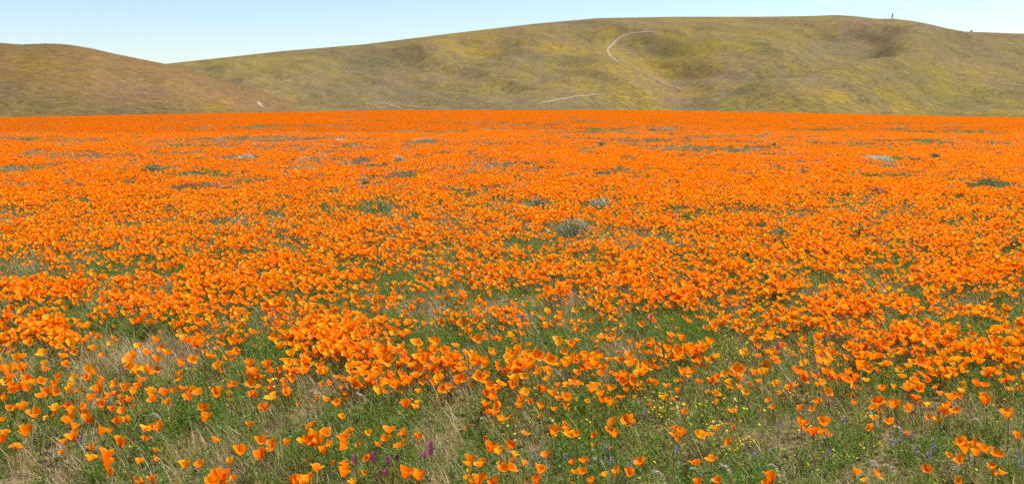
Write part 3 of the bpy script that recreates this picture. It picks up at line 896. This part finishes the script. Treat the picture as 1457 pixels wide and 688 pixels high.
# clustered poppies, near range
def clustered(y0, y1, dens, per, sig, extra=0.5):
    cx, cy = scatter_wedge(y0, y1, dens / per)
    kx = poppy_keep(cx, cy, extra)
    m = rng.random(len(cx)) < kx
    cx, cy = cx[m], cy[m]
    cnt = rng.poisson(per, len(cx))
    x = np.repeat(cx, cnt) + rng.normal(0, sig, cnt.sum())
    y = np.repeat(cy, cnt) + rng.normal(0, sig, cnt.sum())
    k2 = poppy_keep(x, y, 0.0)
    m = rng.random(len(x)) < 0.25 + 0.75 * k2
    return x[m], y[m]
for (y0, y1, dens) in ((5.2, 7.2, 255), (7.2, 10, 350), (10, 15, 380)):
    x, y = clustered(y0, y1, dens, 6, 0.08, .62)
    px, py = world2pix(x, y, ground(x, y) + .16)
    out_read = (py < 489) | (px < -25) | (px > 1482)
    x, y = x[out_read], y[out_read]
    put(x, y, np.clip(rng.normal(.74, .15, len(x)), .38, 1.12), rng.choice(17, len(x)))
# dense drifts of poppies (pixel x, y, radius x, radius y, count)
DRIFTS = [(480, 466, 60, 20, 330), (500, 492, 55, 10, 120), (590, 505, 55, 10, 90), (640, 512, 40, 9, 60), (745, 508, 36, 12, 100), (835, 505, 40, 9, 60), (1235, 497, 40, 8, 70), (1330, 516, 34, 7, 60),
          (1385, 492, 50, 7, 70), (1440, 500, 22, 12, 60), (270, 425, 60, 18, 260), (60, 452, 45, 12, 130), (100, 468, 30, 9, 60), (1385, 376, 70, 16, 420), (900, 392, 60, 10, 170), (955, 415, 50, 10, 150),
          (1170, 345, 60, 10, 240), (330, 395, 60, 12, 200), (20, 400, 40, 6, 90), (100, 398, 40, 6, 90), (1210, 430, 50, 10, 130), (1310, 470, 50, 12, 150), (900, 505, 30, 8, 40), (990, 500, 30, 8, 40), (25, 533, 40, 10, 40), (400, 520, 40, 8, 40), (560, 530, 60, 8, 60)]
dx, dy = [], []
for (bx_, by_, rx_, ry_, n_) in DRIFTS:
    for _ in range(int(n_ * (.45 if by_ > 486 else .75))):
        q = pix2ground(bx_ + pr.gauss(0, .62) * rx_, by_ + pr.gauss(0, .62) * ry_, .16)
        dx.append(q[0]); dy.append(q[1])
put(np.array(dx), np.array(dy), np.clip(rng.normal(.74, .15, len(dx)), .4, 1.1), rng.choice(17, len(dx)))
# sides and front, outside the picture
x, y = rng.uniform(-7.5, 7.5, 1900), rng.uniform(0.8, 6, 1900)
px, py = world2pix(x, y, ground(x, y) + .16)
m = ((px < -25) | (px > 1482) | (py > 705)) & (np.hypot(x, y) > 0.9)
put(x[m], y[m], np.clip(rng.normal(1.0, .12, m.sum()), .7, 1.3), rng.choice(18, m.sum()))
# clusters, middle range
for (y0, y1, dens) in ((14.5, 25, 52), (25, 47, 46)):
    x, y = scatter_wedge(y0, y1, dens, 1.12, 2)
    m = rng.random(len(x)) < poppy_keep(x, y, 0.85)
    x, y = x[m], y[m]
    put(x, y, np.clip(rng.normal(.84, .12, len(x)), .6, 1.15), n_full + rng.choice(n_clu, len(x)))
# patches, far range
x, y = scatter_wedge(45, 158, 4.0, 1.10, 6)
m = rng.random(len(x)) < np.clip(poppy_keep(x, y, 0.55), 0, 1)
x, y = x[m], y[m]
put(x, y, np.clip(rng.normal(1.05, .12, len(x)), .8, 1.4), n_full + n_clu + rng.choice(n_pat, len(x)))
PRc = np.concatenate(PR)
gn_scatter("poppy_carpet", np.concatenate(PX), PRc, np.concatenate(PS), np.concatenate(PI), protos,
           "orange poppies massed over the whole field up to its far edge", "poppies")

# ------------------------------------------------------------------ undergrowth between the poppies
def blade(g, r, base, h, w, lean, seg=3, m=0, curl=0.5):
    an = r.uniform(0, 6.28)
    d = Vector((math.cos(an), math.sin(an), 0)) * lean * r.uniform(.4, 1.2) + Vector((-0.30, 0.04, 0)) * r.uniform(.3, 1.3) * min(1, lean * 2)
    side = Vector((-math.sin(an + r.uniform(-.6, .6)), math.cos(an), 0)) * w
    v = []
    for k in range(seg + 1):
        u = k / seg
        p = Vector(base) + Vector((0, 0, h * u * (1 - 0.25 * curl * u))) + d * h * u ** 1.7
        ww = side * (1 - u) ** 0.6 if k < seg else side * 0.05
        v += [p - ww, p + ww]
    g.add(v, [(2 * k, 2 * k + 1, 2 * k + 3, 2 * k + 2) for k in range(seg)], [(0, k // 2 / seg, 0) for k in range(2 * seg + 2)], m)
    return p

def tuft_grass(seed, n, hmin, hmax, w, spread, lean, seg=3):
    r = random.Random(seed); g = Geo()
    for _ in range(n):
        blade(g, r, (r.gauss(0, spread), r.gauss(0, spread), -.005), r.uniform(hmin, hmax), w * r.uniform(.7, 1.3), lean, seg)
    return g

def tuft_fern(seed, n, h, spread):
    """finely divided poppy leaves on thin stalks"""
    r = random.Random(seed); g = Geo()
    for _ in range(n):
        an = r.uniform(0, 6.28); hh = h * r.uniform(.5, 1.1); out_ = spread * r.uniform(.3, 1.0)
        b = Vector((r.gauss(0, .02), r.gauss(0, .02), 0))
        d = Vector((math.cos(an) * out_ - .012, math.sin(an) * out_, hh))
        q = Vector((-math.sin(an), math.cos(an), 0))
        g.add([b - q * .0007, b + q * .0007, b + d + q * .0005, b + d - q * .0005], [(0, 1, 2, 3)])
        for k in range(7):
            u = r.uniform(.4, 1.0)
            p = b + d * u
            dirv = (Vector((r.gauss(0, 1), r.gauss(0, 1), r.uniform(.1, 1.3)))).normalized()
            l = r.uniform(.010, .022)
            s = dirv.cross(Vector((r.gauss(0, 1), r.gauss(0, 1), r.gauss(0, 1)))).normalized() * r.uniform(.0016, .0034)
            g.add([p, p + dirv * l * .55 + s, p + dirv * l, p + dirv * l * .55 - s], [(0, 1, 2, 3)])
    return g

def tuft_gold(seed, n):
    """yellow goldfields: thin stalks ending in a small rayed disc"""
    r = random.Random(seed); g = Geo()
    for _ in range(n):
        b = Vector((r.gauss(0, .045), r.gauss(0, .045), 0)); h = r.uniform(.05, .12)
        t = b + Vector((r.gauss(-.008, .01), r.gauss(0, .01), h))
        g.add([b + Vector((-.0006, 0, 0)), b + Vector((.0006, 0, 0)), t], [(0, 1, 2)], None, 1)
        q = Euler((r.gauss(0, .5), r.gauss(0, .5), r.uniform(0, 6))).to_matrix()
        v = []; nn = 10; rad = r.uniform(.0055, .0085)
        for k in range(nn):
            rr = rad * (1.0 if k % 2 else .62)
            v.append(t + q @ Vector((rr * math.cos(k * 6.283 / nn), rr * math.sin(k * 6.283 / nn), .0008)))
        g.add(v, [tuple(range(nn))], None, 0)
        g.add([t + q @ Vector((.0022 * math.cos(k * 1.2566), .0022 * math.sin(k * 1.2566), .0030)) for k in range(5)], [tuple(range(5))], None, 0)
    return g

def tuft_dry(seed, n, h):
    """dead stalks and seed husks"""
    r = random.Random(seed); g = Geo()
    for _ in range(n):
        p = blade(g, r, (r.gauss(0, .05), r.gauss(0, .05), -.004), r.uniform(.4, 1) * h, .0011, .55, 2, 0)
        if r.random() < .5:
            for k in range(3):
                dv = Vector((r.gauss(-.5, .5), r.gauss(0, .5), r.gauss(.4, .4))).normalized() * r.uniform(.008, .018)
                s = Vector((-dv.y, dv.x, .3)).normalized() * .0016
                c = p - Vector((0, 0, .006)) * k
                g.add([c, c + dv * .5 + s, c + dv, c + dv * .5 - s], [(0, 1, 2, 3)])
    return g

up = []
kinds = {}
def addk(key, o):
    kinds.setdefault(key, []).append(len(up)); up.append(o)
for k in range(6): addk("grass", tuft_grass(k, 13, .05, .15, .0023, .035, .40).obj("u", [M_GRASS], link=False))
for k in range(6): addk("fern", tuft_fern(40 + k, 13, .115, .075).obj("u", [M_FERN], link=False))
for k in range(6): addk("straw", tuft_grass(80 + k, 11, .05, .17, .0016, .045, .65).obj("u", [M_STRAW], link=False))
for k in range(5): addk("dry", tuft_dry(120 + k, 14, .15).obj("u", [M_STRAW], link=False))
for k in range(5): addk("mauve", tuft_dry(150 + k, 15, .12).obj("u", [M_MAUVE], link=False))
for k in range(4): addk("gold", tuft_gold(180 + k, 9).obj("u", [M_YELLOW, M_STEM], link=False))
for k in range(5):   # wide coarse patches for the middle and far field
    r = random.Random(200 + k); g = Geo()
    for _ in range(150):
        blade(g, r, (r.uniform(-.35, .35), r.uniform(-.35, .35), 0), r.uniform(.06, .15), .0035, .5, 2)
    addk("far_green", g.obj("u", [M_GRASS if k % 2 else M_FERN], link=False))
for k in range(5):
    r = random.Random(230 + k); g = Geo()
    for _ in range(150):
        blade(g, r, (r.uniform(-.35, .35), r.uniform(-.35, .35), 0), r.uniform(.06, .17), .0030, .6, 2)
    addk("far_straw", g.obj("u", [M_STRAW if k % 2 else M_MAUVE], link=False))

UX, UR, US, UI = [], [], [], []
def uput(x, y, key, smin, smax):
    n = len(x)
    if not n: return
    UX.append(np.stack([x, y, ground(x, y)], 1))
    UR.append(np.stack([rng.normal(0, .1, n), rng.normal(-.08, .1, n), rng.normal(0, .7, n)], 1))
    US.append(rng.uniform(smin, smax, n)); UI.append(rng.choice(kinds[key], n))

# bare or straw-coloured spots, green spots and yellow spots of the foreground (pixels)
STRAWS = [(640, 625, 34, 55, 1.0), (600, 690, 60, 18, .6), (200, 508, 85, 26, 1.0), (50, 670, 70, 24, 1.0), (310, 645, 50, 40, .9), (100, 625, 40, 18, .6), (420, 545, 60, 16, .6), (350, 590, 60, 20, .4), (1090, 630, 40, 26, .7), (1100, 600, 30, 20, .5), (1180, 670, 50, 22, .6), (1350, 600, 60, 18, .4),
          (460, 560, 60, 22, .5), (380, 660, 40, 20, .6), (620, 430, 26, 14, .8), (1165, 417, 30, 10, .8), (190, 487, 60, 10, .8), (250, 412, 30, 6, .8), (720, 470, 24, 12, .6), (40, 610, 40, 18, .4), (1390, 575, 60, 14, .4), (880, 520, 60, 14, .3), (1240, 560, 50, 14, .35)]
GREENS = [(335, 595, 34, 40, 1.0), (150, 665, 40, 24, .9), (240, 535, 20, 14, .7), (590, 580, 30, 26, .8), (690, 570, 24, 26, .8), (610, 660, 40, 24, .6), (1300, 640, 50, 30, 1.0), (1400, 665, 60, 24, .9), (990, 470, 60, 26, .9), (1060, 580, 40, 24, .8), (850, 600, 50, 40, .8),
          (1150, 650, 30, 16, .5), (1250, 540, 40, 22, .8), (760, 485, 40, 18, .8), (150, 465, 34, 12, .8), (920, 650, 80, 26, .7), (1200, 570, 40, 20, .6), (500, 525, 60, 20, .6), (60, 590, 40, 26, .5), (470, 640, 40, 20, .5), (1075, 375, 16, 9, .9)]
YELLOWS = [(780, 605, 50, 22, 1.0), (935, 595, 36, 26, .8), (1010, 605, 40, 24, .9), (1050, 630, 40, 18, .9), (1165, 500, 30, 16, .9), (1040, 480, 24, 14, .9), (1130, 545, 40, 20, .6), (225, 635, 30, 12, .8), (245, 610, 16, 8, .6), (66, 610, 10, 6, .6), (130, 568, 14, 6, .5),
           (685, 445, 24, 7, 1.0), (750, 425, 34, 12, 1.0), (600, 600, 80, 30, .35), (1210, 600, 50, 30, .5), (1220, 530, 34, 16, .7), (1060, 505, 40, 14, .7), (880, 565, 50, 14, .4), (640, 560, 14, 8, .4), (1250, 390, 26, 8, .5), (1170, 390, 50, 12, .4), (880, 400, 60, 20, .3), (1150, 625, 60, 30, .5), (1150, 460, 60, 16, .5)]
def field_mask(x, y, table):
    px, py = world2pix(x, y, ground(x, y) + .06)
    return blob(px, py, table)
for (y0, y1, dens) in ((1.0, 3.0, 120), (2.9, 6.2, 400), (6.0, 9.5, 260), (9.5, 16, 110)):
    x, y = scatter_wedge(y0, y1, dens, 1.1, 3.2)
    s_ = 1.5 * field_mask(x, y, STRAWS) + 1.1 * sstep(.48, .66, fbm(x / .55, y / .7, 3, 3)) * .55
    g_ = field_mask(x, y, GREENS) + 1.0 * sstep(.44, .62, fbm(x / .5 + 9, y / .7, 6, 3)) * .6
    yl = field_mask(x, y, YELLOWS)
    u = rng.random(len(x))
    pg = (.42 + g_) * (1 - .92 * np.clip(field_mask(x, y, STRAWS), 0, 1)); ps = .34 + s_; pmv = .24 + .5 * s_; py_ = .012 + .75 * yl
    pf = (.34 + 1.3 * g_) * (1 - .92 * np.clip(field_mask(x, y, STRAWS), 0, 1))
    tot = pg + ps + pmv + py_ + pf
    cum = np.cumsum(np.stack([pg, pf, ps * .62, ps * .38, pmv, py_]), 0) / tot
    pick = (u[None, :] > cum).sum(0)
    keepd = rng.random(len(x)) < np.clip(1.0 - .3 * np.clip(field_mask(x, y, STRAWS), 0, 1), 0, 1)
    for k, key in enumerate(("grass", "fern", "straw", "dry", "mauve", "gold")):
        m = (pick == k) & keepd
        uput(x[m], y[m], key, .7, 1.2)
for (y0, y1, dens) in ((15, 30, 11), (30, 70, 5.0), (70, 160, 1.6)):
    x, y = scatter_wedge(y0, y1, dens, 1.1, 2)
    nz = fbm(x / 4 + 3, y / 6, 8, 3)
    gap = 1 - poppy_keep(x, y, 0)
    m = rng.random(len(x)) < .35 + .25 * sstep(.4, .6, nz) + .8 * gap
    x, y, nz, gap = x[m], y[m], nz[m], gap[m]
    st = rng.random(len(x)) < .35 + .4 * sstep(.4, .6, nz)
    sc = 1.0 if y1 < 40 else 1.25
    uput(x[st], y[st], "far_straw", .8 * sc, 1.25 * sc)
    uput(x[~st], y[~st], "far_green", .8 * sc, 1.25 * sc)
gn_scatter("undergrowth", np.concatenate(UX), np.concatenate(UR), np.concatenate(US), np.concatenate(UI), up,
           "green and straw-coloured grass, ferny leaves and tiny yellow flowers between the poppies", "undergrowth")

# ------------------------------------------------------------------ magenta clover, blue lupine, pale grass plumes
def clover_spike(seed, length, width):
    r = random.Random(seed); g = Geo()
    nb = int(70 * length / .035)
    for k in range(nb):
        u = (k + r.random()) / nb
        an = k * 2.399 + r.uniform(-.2, .2)
        prof = width * (math.sin(math.pi * min(1, .12 + .88 * u)) ** .55) * (.55 + .45 * math.sin(math.pi * min(1, .25 + .75 * u)))
        b = Vector((math.cos(an) * prof * .45, math.sin(an) * prof * .45, u * length))
        d = Vector((math.cos(an) * .85, math.sin(an) * .85, .75 + .7 * u)).normalized() * r.uniform(.006, .010)
        s = Vector((-math.sin(an), math.cos(an), 0)) * .0017
        t0 = .25 + .55 * u  # painted light: bracts dark low on the spike, paler towards its lit top
        g.add([b - s * .6, b + s * .6, b + d * .6 + s * 1.5, b + d, b + d * .6 - s * 1.5], [(0, 1, 2, 3, 4)],
              [(0, t0 * .6, 0), (0, t0 * .6, 0), (0, t0, 0), (0, min(1, t0 + .3), 0), (0, t0, 0)])
    return g
CL_LABEL = {"tall": "tall magenta clover spike with shade painted into its base among the grass", "pink": "slim pale pink clover spike leaning in the grass", "dark": "small dark purple clover head in the grass",
            "round": "short round pink clover head beside the double spike", "double": "tallest magenta clover, two heads stacked on one stem", "small": "tiny faded purple clover head low in the grass",
            "field": "lone purple clover spike sticking out among dense poppies"}
for n, (px, py, s, kind) in enumerate(CLOVER):
    r = random.Random(3000 + n)
    L = {"tall": .034, "pink": .030, "dark": .022, "round": .020, "double": .032, "small": .015, "field": .036}[kind] * 1.0
    W = {"tall": .0085, "pink": .0062, "dark": .0065, "round": .0085, "double": .0085, "small": .0065, "field": .0085}[kind] * 2.1
    L *= 1.25
    hh = .135 if kind != "small" else .08
    if kind == "field": hh = .17
    x, y = pix2ground(px, py, hh + L / 2)
    root = bpy.data.objects.new("clover", None); COL.objects.link(root); root.empty_display_size = .02
    root.location = (x + .012, y, float(ground(x, y)) - .003)
    tag(root, CL_LABEL[kind], "clover", "magenta clover spikes")
    top = (-.012, 0)
    tilt = Euler((r.gauss(0, .06), r.gauss(-.10, .06), r.uniform(0, 6)), 'XYZ').to_matrix().to_4x4()
    mat = M_CLOVERDARK if kind == "dark" else M_CLOVER
    stem_h = hh
    tube(stem_curve(stem_h, top, 1.5), [.0016] * 6, 4).obj("stem", [M_TWIG], parent=root)
    if kind == "double":
        a = clover_spike(n, L * .85, W).obj("flower_spike", [mat], parent=root); a.matrix_local = Matrix.Translation((top[0], top[1], hh - .022)) @ tilt
        b = clover_spike(n + 50, L, W).obj("flower_spike", [mat], parent=root); b.matrix_local = Matrix.Translation((top[0] - .0015, top[1], hh + .004)) @ tilt
    else:
        a = clover_spike(n, L, W).obj("flower_spike", [mat], parent=root); a.matrix_local = Matrix.Translation((top[0], top[1], hh - .002)) @ tilt
    lf = Geo()
    for k in range(5):
        blade(lf, r, (top[0] * (k / 6) ** 1.5, 0, hh * k / 6), .035, .0012, .8, 2)
    lf.obj("leaf", [M_GRASS], parent=root)

lup_proto = None
for n, (px, py) in enumerate(LUPINE):
    r = random.Random(4000 + n)
    hh = r.uniform(.085, .115)
    x, y = pix2ground(px, py, hh + .018)
    g = Geo()
    for k in range(26):
        u = k / 26
        an = k * 2.399
        rad = .0085 * (1 - .62 * u)
        p = Vector((math.cos(an) * rad, math.sin(an) * rad, u * .036 * (1 + .2 * math.sin(n))))
        d = Vector((math.cos(an), math.sin(an), .35)) * .0065
        s = Vector((-math.sin(an), math.cos(an), .2)) * .0030
        g.add([p, p + d * .6 + s, p + d + Vector((0, 0, .003)), p + d * .6 - s], [(0, 1, 2), (0, 2, 3)])
    root = bpy.data.objects.new("lupine", None); COL.objects.link(root); root.empty_display_size = .02
    root.location = (x, y, float(ground(x, y)) - .003)
    dcl = min(math.hypot(s_[0] - x, s_[1] - y) for s_ in SHOW)
    tag(root, ("tall" if hh > .104 else "short" if hh < .095 else "small") + " blue-violet lupine spike " + ("beside a poppy" if dcl < .10 else "in open green grass") + (" with other lupines near" if sorted(math.hypot(c[0] - x, c[1] - y) for c in lu_xy)[1] < .12 else ", no other lupine near"), "lupine", "blue lupines among the grass")
    tube([(0, 0, 0), (0, 0, hh * .5), (0, 0, hh + .03)], [.0014, .0013, .0008], 4).obj("stem", [M_STEM], parent=root)
    sp = g.obj("flower_spike", [M_LUPINE], parent=root); sp.location = (0, 0, hh)
    for q in range(4):
        lf = Geo()
        an = r.uniform(0, 6.28); c = Vector((math.cos(an) * .022, math.sin(an) * .022, hh * r.uniform(.35, .8)))
        for k in range(6):
            a2 = k * 6.283 / 6
            d = Vector((math.cos(a2), math.sin(a2), .35)) * .013
            s = Vector((-math.sin(a2), math.cos(a2), 0)) * .0024
            lf.add([c, c + d * .6 + s, c + d, c + d * .6 - s], [(0, 1, 2, 3)])
        b = Vector((0, 0, c.z * .7)); s = Vector((0, 0, .0006))
        lf.add([b - s, b + s, c + s, c - s], [(0, 1, 2, 3)])
        lf.obj("leaf", [M_FERN], parent=root)

for n, (px, py, s) in enumerate(PLUME):
    r = random.Random(5000 + n)
    hh = .15 * s
    x, y = pix2ground(px, py, hh)
    root = bpy.data.objects.new("grass_plume", None); COL.objects.link(root); root.empty_display_size = .02
    root.location = (x + .05, y, float(ground(x, y)) - .003)
    dcl = min(math.hypot(s_[0] - x, s_[1] - y) for s_ in SHOW)
    tag(root, "pale nodding grass seed head " + ("drooping close to a poppy" if dcl < .12 else "arching over open grass") + (", long" if s >= .9 else ", short" if s < .8 else ""), "grass plume", "pale grass seed heads")
    pts = [Vector((-.075 * u ** 1.8 * s, .01 * math.sin(n) * u, hh * 1.05 * math.sin(u * 1.75) / math.sin(1.57))) for u in np.linspace(0, 1, 9)]
    tube(pts, [.0010] * 9, 3).obj("stalk", [M_STRAW], parent=root)
    g = Geo()
    for k in range(44):
        u = .42 + .58 * (k / 44)
        i = min(int(u * 8), 7); f = u * 8 - i
        p = pts[i].lerp(pts[i + 1], f)
        d = Vector((r.gauss(-.8, .35), r.gauss(0, .55), r.gauss(-.25, .5))).normalized() * r.uniform(.010, .020)
        w = d.cross(Vector((r.gauss(0, 1), r.gauss(0, 1), r.gauss(0, 1)))).normalized() * .0017
        g.add([p, p + d * .5 + w, p + d, p + d * .5 - w], [(0, 1, 2, 3)])
    g.obj("seed_head", [M_PLUME], parent=root)

# ------------------------------------------------------------------ low shrubs standing in the field
# (pixel x, base row, width px, height px, leaf material, second material, label)
SHRUBS = [(812, 337, 66, 30, M_SAGE, M_STRAW, "largest grey-green mound of brush with dry stalks on one side"),
          (853, 300, 34, 20, M_SAGE, M_PALE, "grey-green shrub tuft with pale pinkish dry top near the largest mound"),
          (768, 299, 40, 15, M_SAGE, M_MAUVE, "low dull grey-green tuft behind the largest mound of brush"),
          (222, 250, 42, 15, M_BUSH, M_SAGE, "dark green low shrub in a grey dry strip of the field"),
          (352, 230, 46, 9, M_PALE, M_SAGE, "long pale silvery shrub at the end of a grey strip"),
          (1259, 234, 66, 11, M_PALE, M_PALE, "bright silvery-white wide shrub standing out of the orange field"),
          (1408, 270, 66, 18, M_BUSH, M_BUSH, "wide dark green shrub with no pale leaves"),
          (1331, 228, 28, 8, M_BUSH, M_SAGE, "small dull green shrub beside the silvery-white one"),
          (950, 189, 28, 6, M_PALE, M_SAGE, "small distant whitish shrub near the top of the field"),
          (930, 189, 22, 4, M_SAGE, M_SAGE, "flat grey-green tuft touching the distant whitish shrub"),
          (604, 205, 44, 6, M_SAGE, M_PALE, "long thin grey strip of brush high in the field"),
          (518, 233, 30, 8, M_SAGE, M_MAUVE, "grey-brown tuft paired with another grey tuft"),
          (567, 233, 24, 8, M_SAGE, M_PALE, "grey tuft paired with a browner tuft"),
          (856, 210, 18, 5, M_BUSH, M_SAGE, "tiny flat dull green shrub alone in deep orange"),
          (1101, 211, 17, 6, M_BUSH, M_SAGE, "tiny dark olive shrub below a pale speck of brush"),
          (1091, 194, 11, 5, M_PALE, M_PALE, "pale speck of brush above a tiny olive shrub"),
          (1249, 281, 26, 13, M_SAGE, M_MAUVE, "ragged grey-green tuft in front of the silvery-white shrub"),
          (518, 268, 24, 10, M_SAGE, M_BUSH, "olive tuft in front of the grey pair"),
          (1447, 359, 24, 12, M_BUSH, M_BUSH, "fresh green bushy tuft alone among large poppies"),
          (1115, 347, 24, 16, M_SAGE, M_FERN, "soft grey-green tuft among thick poppies beside a bare spot"),
          (1228, 342, 22, 13, M_FERN, M_SAGE, "upright blue-green leafy tuft among thick poppies"),
          (540, 302, 34, 16, M_FERN, M_SAGE, "sparse blue-green leafy patch with a tuft standing up"),
          (482, 206, 22, 5, M_PALE, M_PALE, "thin whitish tuft facing the long grey strip"),
          (436, 234, 24, 6, M_PALE, M_MAUVE, "pinkish-white dry tuft beyond the silvery long shrub")]
for n, (px, py, wp, hp, ma, mb, label) in enumerate(SHRUBS):
    r = random.Random(6000 + n)
    x, y = pix2ground(px, py, .02)
    W = wp / FPX * y * .5
    Hh = hp / FPX * y
    Hh = min(max(min(Hh * 1.25, W * .95), .23), .8)
    Dp = max(W * .55, Hh * .6)
    root = bpy.data.objects.new("shrub", None); COL.objects.link(root); root.empty_display_size = .1
    root.location = (x, y + Dp * .4, float(ground(x, y + Dp * .4)) - .01)
    tag(root, label, "shrub", "low shrubs dotted over the poppy field")
    tw = Geo()
    lobes = [(r.uniform(-.75, .75) * W, r.uniform(-.6, .6) * Dp, r.uniform(.55, 1.0)) for _ in range(max(4, int(W / .12)))]
    lobes.append((0, 0, 1.0))
    for k in range(26):
        lx, ly, lh = r.choice(lobes)
        e = Vector((lx + r.gauss(0, .05), ly + r.gauss(0, .05), Hh * lh * r.uniform(.5, .9)))
        b = Vector((lx * .5, ly * .5, 0))
        tw.merge(tube([b, b.lerp(e, .5) + Vector((r.gauss(0, .01), r.gauss(0, .01), .02)), e], [.004, .003, .0015], 3))
    tw.obj("branches", [M_TWIG], parent=root)
    fo = Geo()
    nl = int(min(2600, max(500, 1500 * (W / .5)))) * (2 if n == 0 else 1)
    ls = .012 + .0011 * y
    for k in range(nl):
        lx, ly, lh = r.choice(lobes)
        ra = min(W * .42, .16 + .25 * W)
        dv = Vector((r.gauss(0, 1), r.gauss(0, 1), r.gauss(0, 1))).normalized() * r.random() ** .4
        p = Vector((lx + dv.x * ra, ly + dv.y * min(ra, Dp * .7), Hh * lh * (.5 + .5 * dv.z)))
        if p.z < .01: p.z = r.uniform(.01, .08)
        d = Vector((r.gauss(-.3, .6), r.gauss(0, .6), r.uniform(.2, 1.3))).normalized() * ls * r.uniform(.8, 1.8)
        w = d.cross(Vector((r.gauss(0, 1), r.gauss(0, 1), r.gauss(0, 1)))).normalized() * ls * r.uniform(.16, .30)
        m = 1 if (r.random() < .35 + .4 * (p.x / W if px == 812 else dv.z * .5)) else 0
        fo.add([p, p + d * .5 + w, p + d, p + d * .5 - w], [(0, 1, 2, 3)], None, m)
    fo.obj("foliage", [ma, mb], parent=root)

# ------------------------------------------------------------------ scrub dotted over the hills, and the lone tree on the ridge
sp = []
for k in range(5):
    r = random.Random(7000 + k); g = Geo()
    for _ in range(70):
        dv = Vector((r.gauss(0, 1), r.gauss(0, 1), abs(r.gauss(0, .8)))).normalized() * r.uniform(.35, 1.0)
        p = Vector((dv.x * .6, dv.y * .6, dv.z * .55))
        d = Vector((r.gauss(0, .6), r.gauss(0, .6), r.uniform(0, 1))).normalized() * r.uniform(.2, .4)
        w = d.cross(Vector((r.gauss(0, 1), r.gauss(0, 1), r.gauss(0, 1)))).normalized() * .1
        g.add([p, p + d * .5 + w, p + d, p + d * .5 - w], [(0, 1, 2, 3)])
    sp.append(g.obj("scrub", [M_SCRUB if k < 4 else M_TWIG], link=False))
HX, HS = [], []
for h, n, smax, amin, amax in ((ridge, 60000, .52, -.55, .70), (left, 24000, .40, -.80, -.12)):
    a = rng.uniform(amin, amax, n)
    y = np.sqrt(rng.uniform(h.y[0] ** 2, (h.y[0] + (h.y[-1] - h.y[0]) * (.62 if h is ridge else .55)) ** 2, n))
    ia = np.clip(((a - h.a[0]) / (h.a[1] - h.a[0])).astype(int), 0, len(h.a) - 1)
    jy = np.clip(np.searchsorted(h.y, y), 0, len(h.y) - 1)
    dk = h.dark[jy, ia]
    m = rng.random(n) < np.clip(.16 + 1.5 * (dk - .05), .03, 1)
    a, y, dk = a[m], y[m], dk[m]
    x = a * y
    HX.append(np.stack([x, y, h.height(x, y) - .03], 1)); HS.append((.2 + (smax - .2) * rng.random(len(x)) ** 2.2) * (.8 + .6 * np.clip(dk, 0, .5)))
HX = np.concatenate(HX); HS = np.concatenate(HS)
gn_scatter("hill_scrub", HX, np.stack([np.zeros(len(HX)), np.zeros(len(HX)), rng.uniform(0, 6.28, len(HX))], 1), HS, rng.choice(5, len(HX)), sp,
           "low grey-green scrub dotted over both hillsides", "scrub")

def skyline_point(h, px):
    a, _ = pix2ae(px, 30)
    k = (a - h.a[0]) / (h.a[1] - h.a[0]); i = int(round(float(k)))
    j = int(((h.Z[:, i] - CAM_H) / h.y).argmax())
    return float(h.X[j, i]), float(h.y[j]), float(h.Z[j, i])
tx, ty, tz = skyline_point(ridge, 1269)
root = bpy.data.objects.new("tree", None); COL.objects.link(root)
root.location = (tx, ty, tz - .1)
tag(root, "lone narrow dark tree standing on the ridge skyline", "tree")
tube([(0, 0, -.3), (.03, 0, 1.2), (-.02, .02, 2.4), (0, 0, 3.2)], [.20, .15, .09, .03], 7).obj("trunk", [M_TWIG], parent=root)
r = random.Random(8); g = Geo()
for k in range(420):
    u = r.random() ** .8
    z = .4 + 3.2 * u
    rad = .62 * (1 - u) ** .7 * r.uniform(.2, 1) + .05
    an = r.uniform(0, 6.28)
    p = Vector((math.cos(an) * rad, math.sin(an) * rad, z))
    d = Vector((math.cos(an), math.sin(an), r.uniform(.2, 1.2))).normalized() * r.uniform(.2, .4)
    w = d.cross(Vector((r.gauss(0, 1), r.gauss(0, 1), r.gauss(0, 1)))).normalized() * .09
    g.add([p, p + d * .5 + w, p + d, p + d * .5 - w], [(0, 1, 2, 3)])
g.obj("crown", [M_SCRUB], parent=root)
bx, by, bz = skyline_point(ridge, 1383)
root = bpy.data.objects.new("bush", None); COL.objects.link(root)
root.location = (bx, by, bz - .1)
tag(root, "small round dark bush on the ridge skyline beyond the lone tree", "bush")
tube([(0, 0, -.2), (.05, 0, .35), (.1, .05, .7)], [.12, .09, .04], 6).obj("trunk", [M_TWIG], parent=root)
g = Geo()
for k in range(260):
    dv = Vector((r.gauss(0, 1), r.gauss(0, 1), r.gauss(0, 1))).normalized() * r.random() ** .4
    p = Vector((dv.x * .8, dv.y * .7, .5 + dv.z * .4))
    d = Vector((r.gauss(0, 1), r.gauss(0, 1), r.uniform(0, 1))).normalized() * .3
    w = d.cross(Vector((r.gauss(0, 1), r.gauss(0, 1), r.gauss(0, 1)))).normalized() * .09
    g.add([p, p + d * .5 + w, p + d, p + d * .5 - w], [(0, 1, 2, 3)])
g.obj("crown", [M_SCRUB], parent=root)
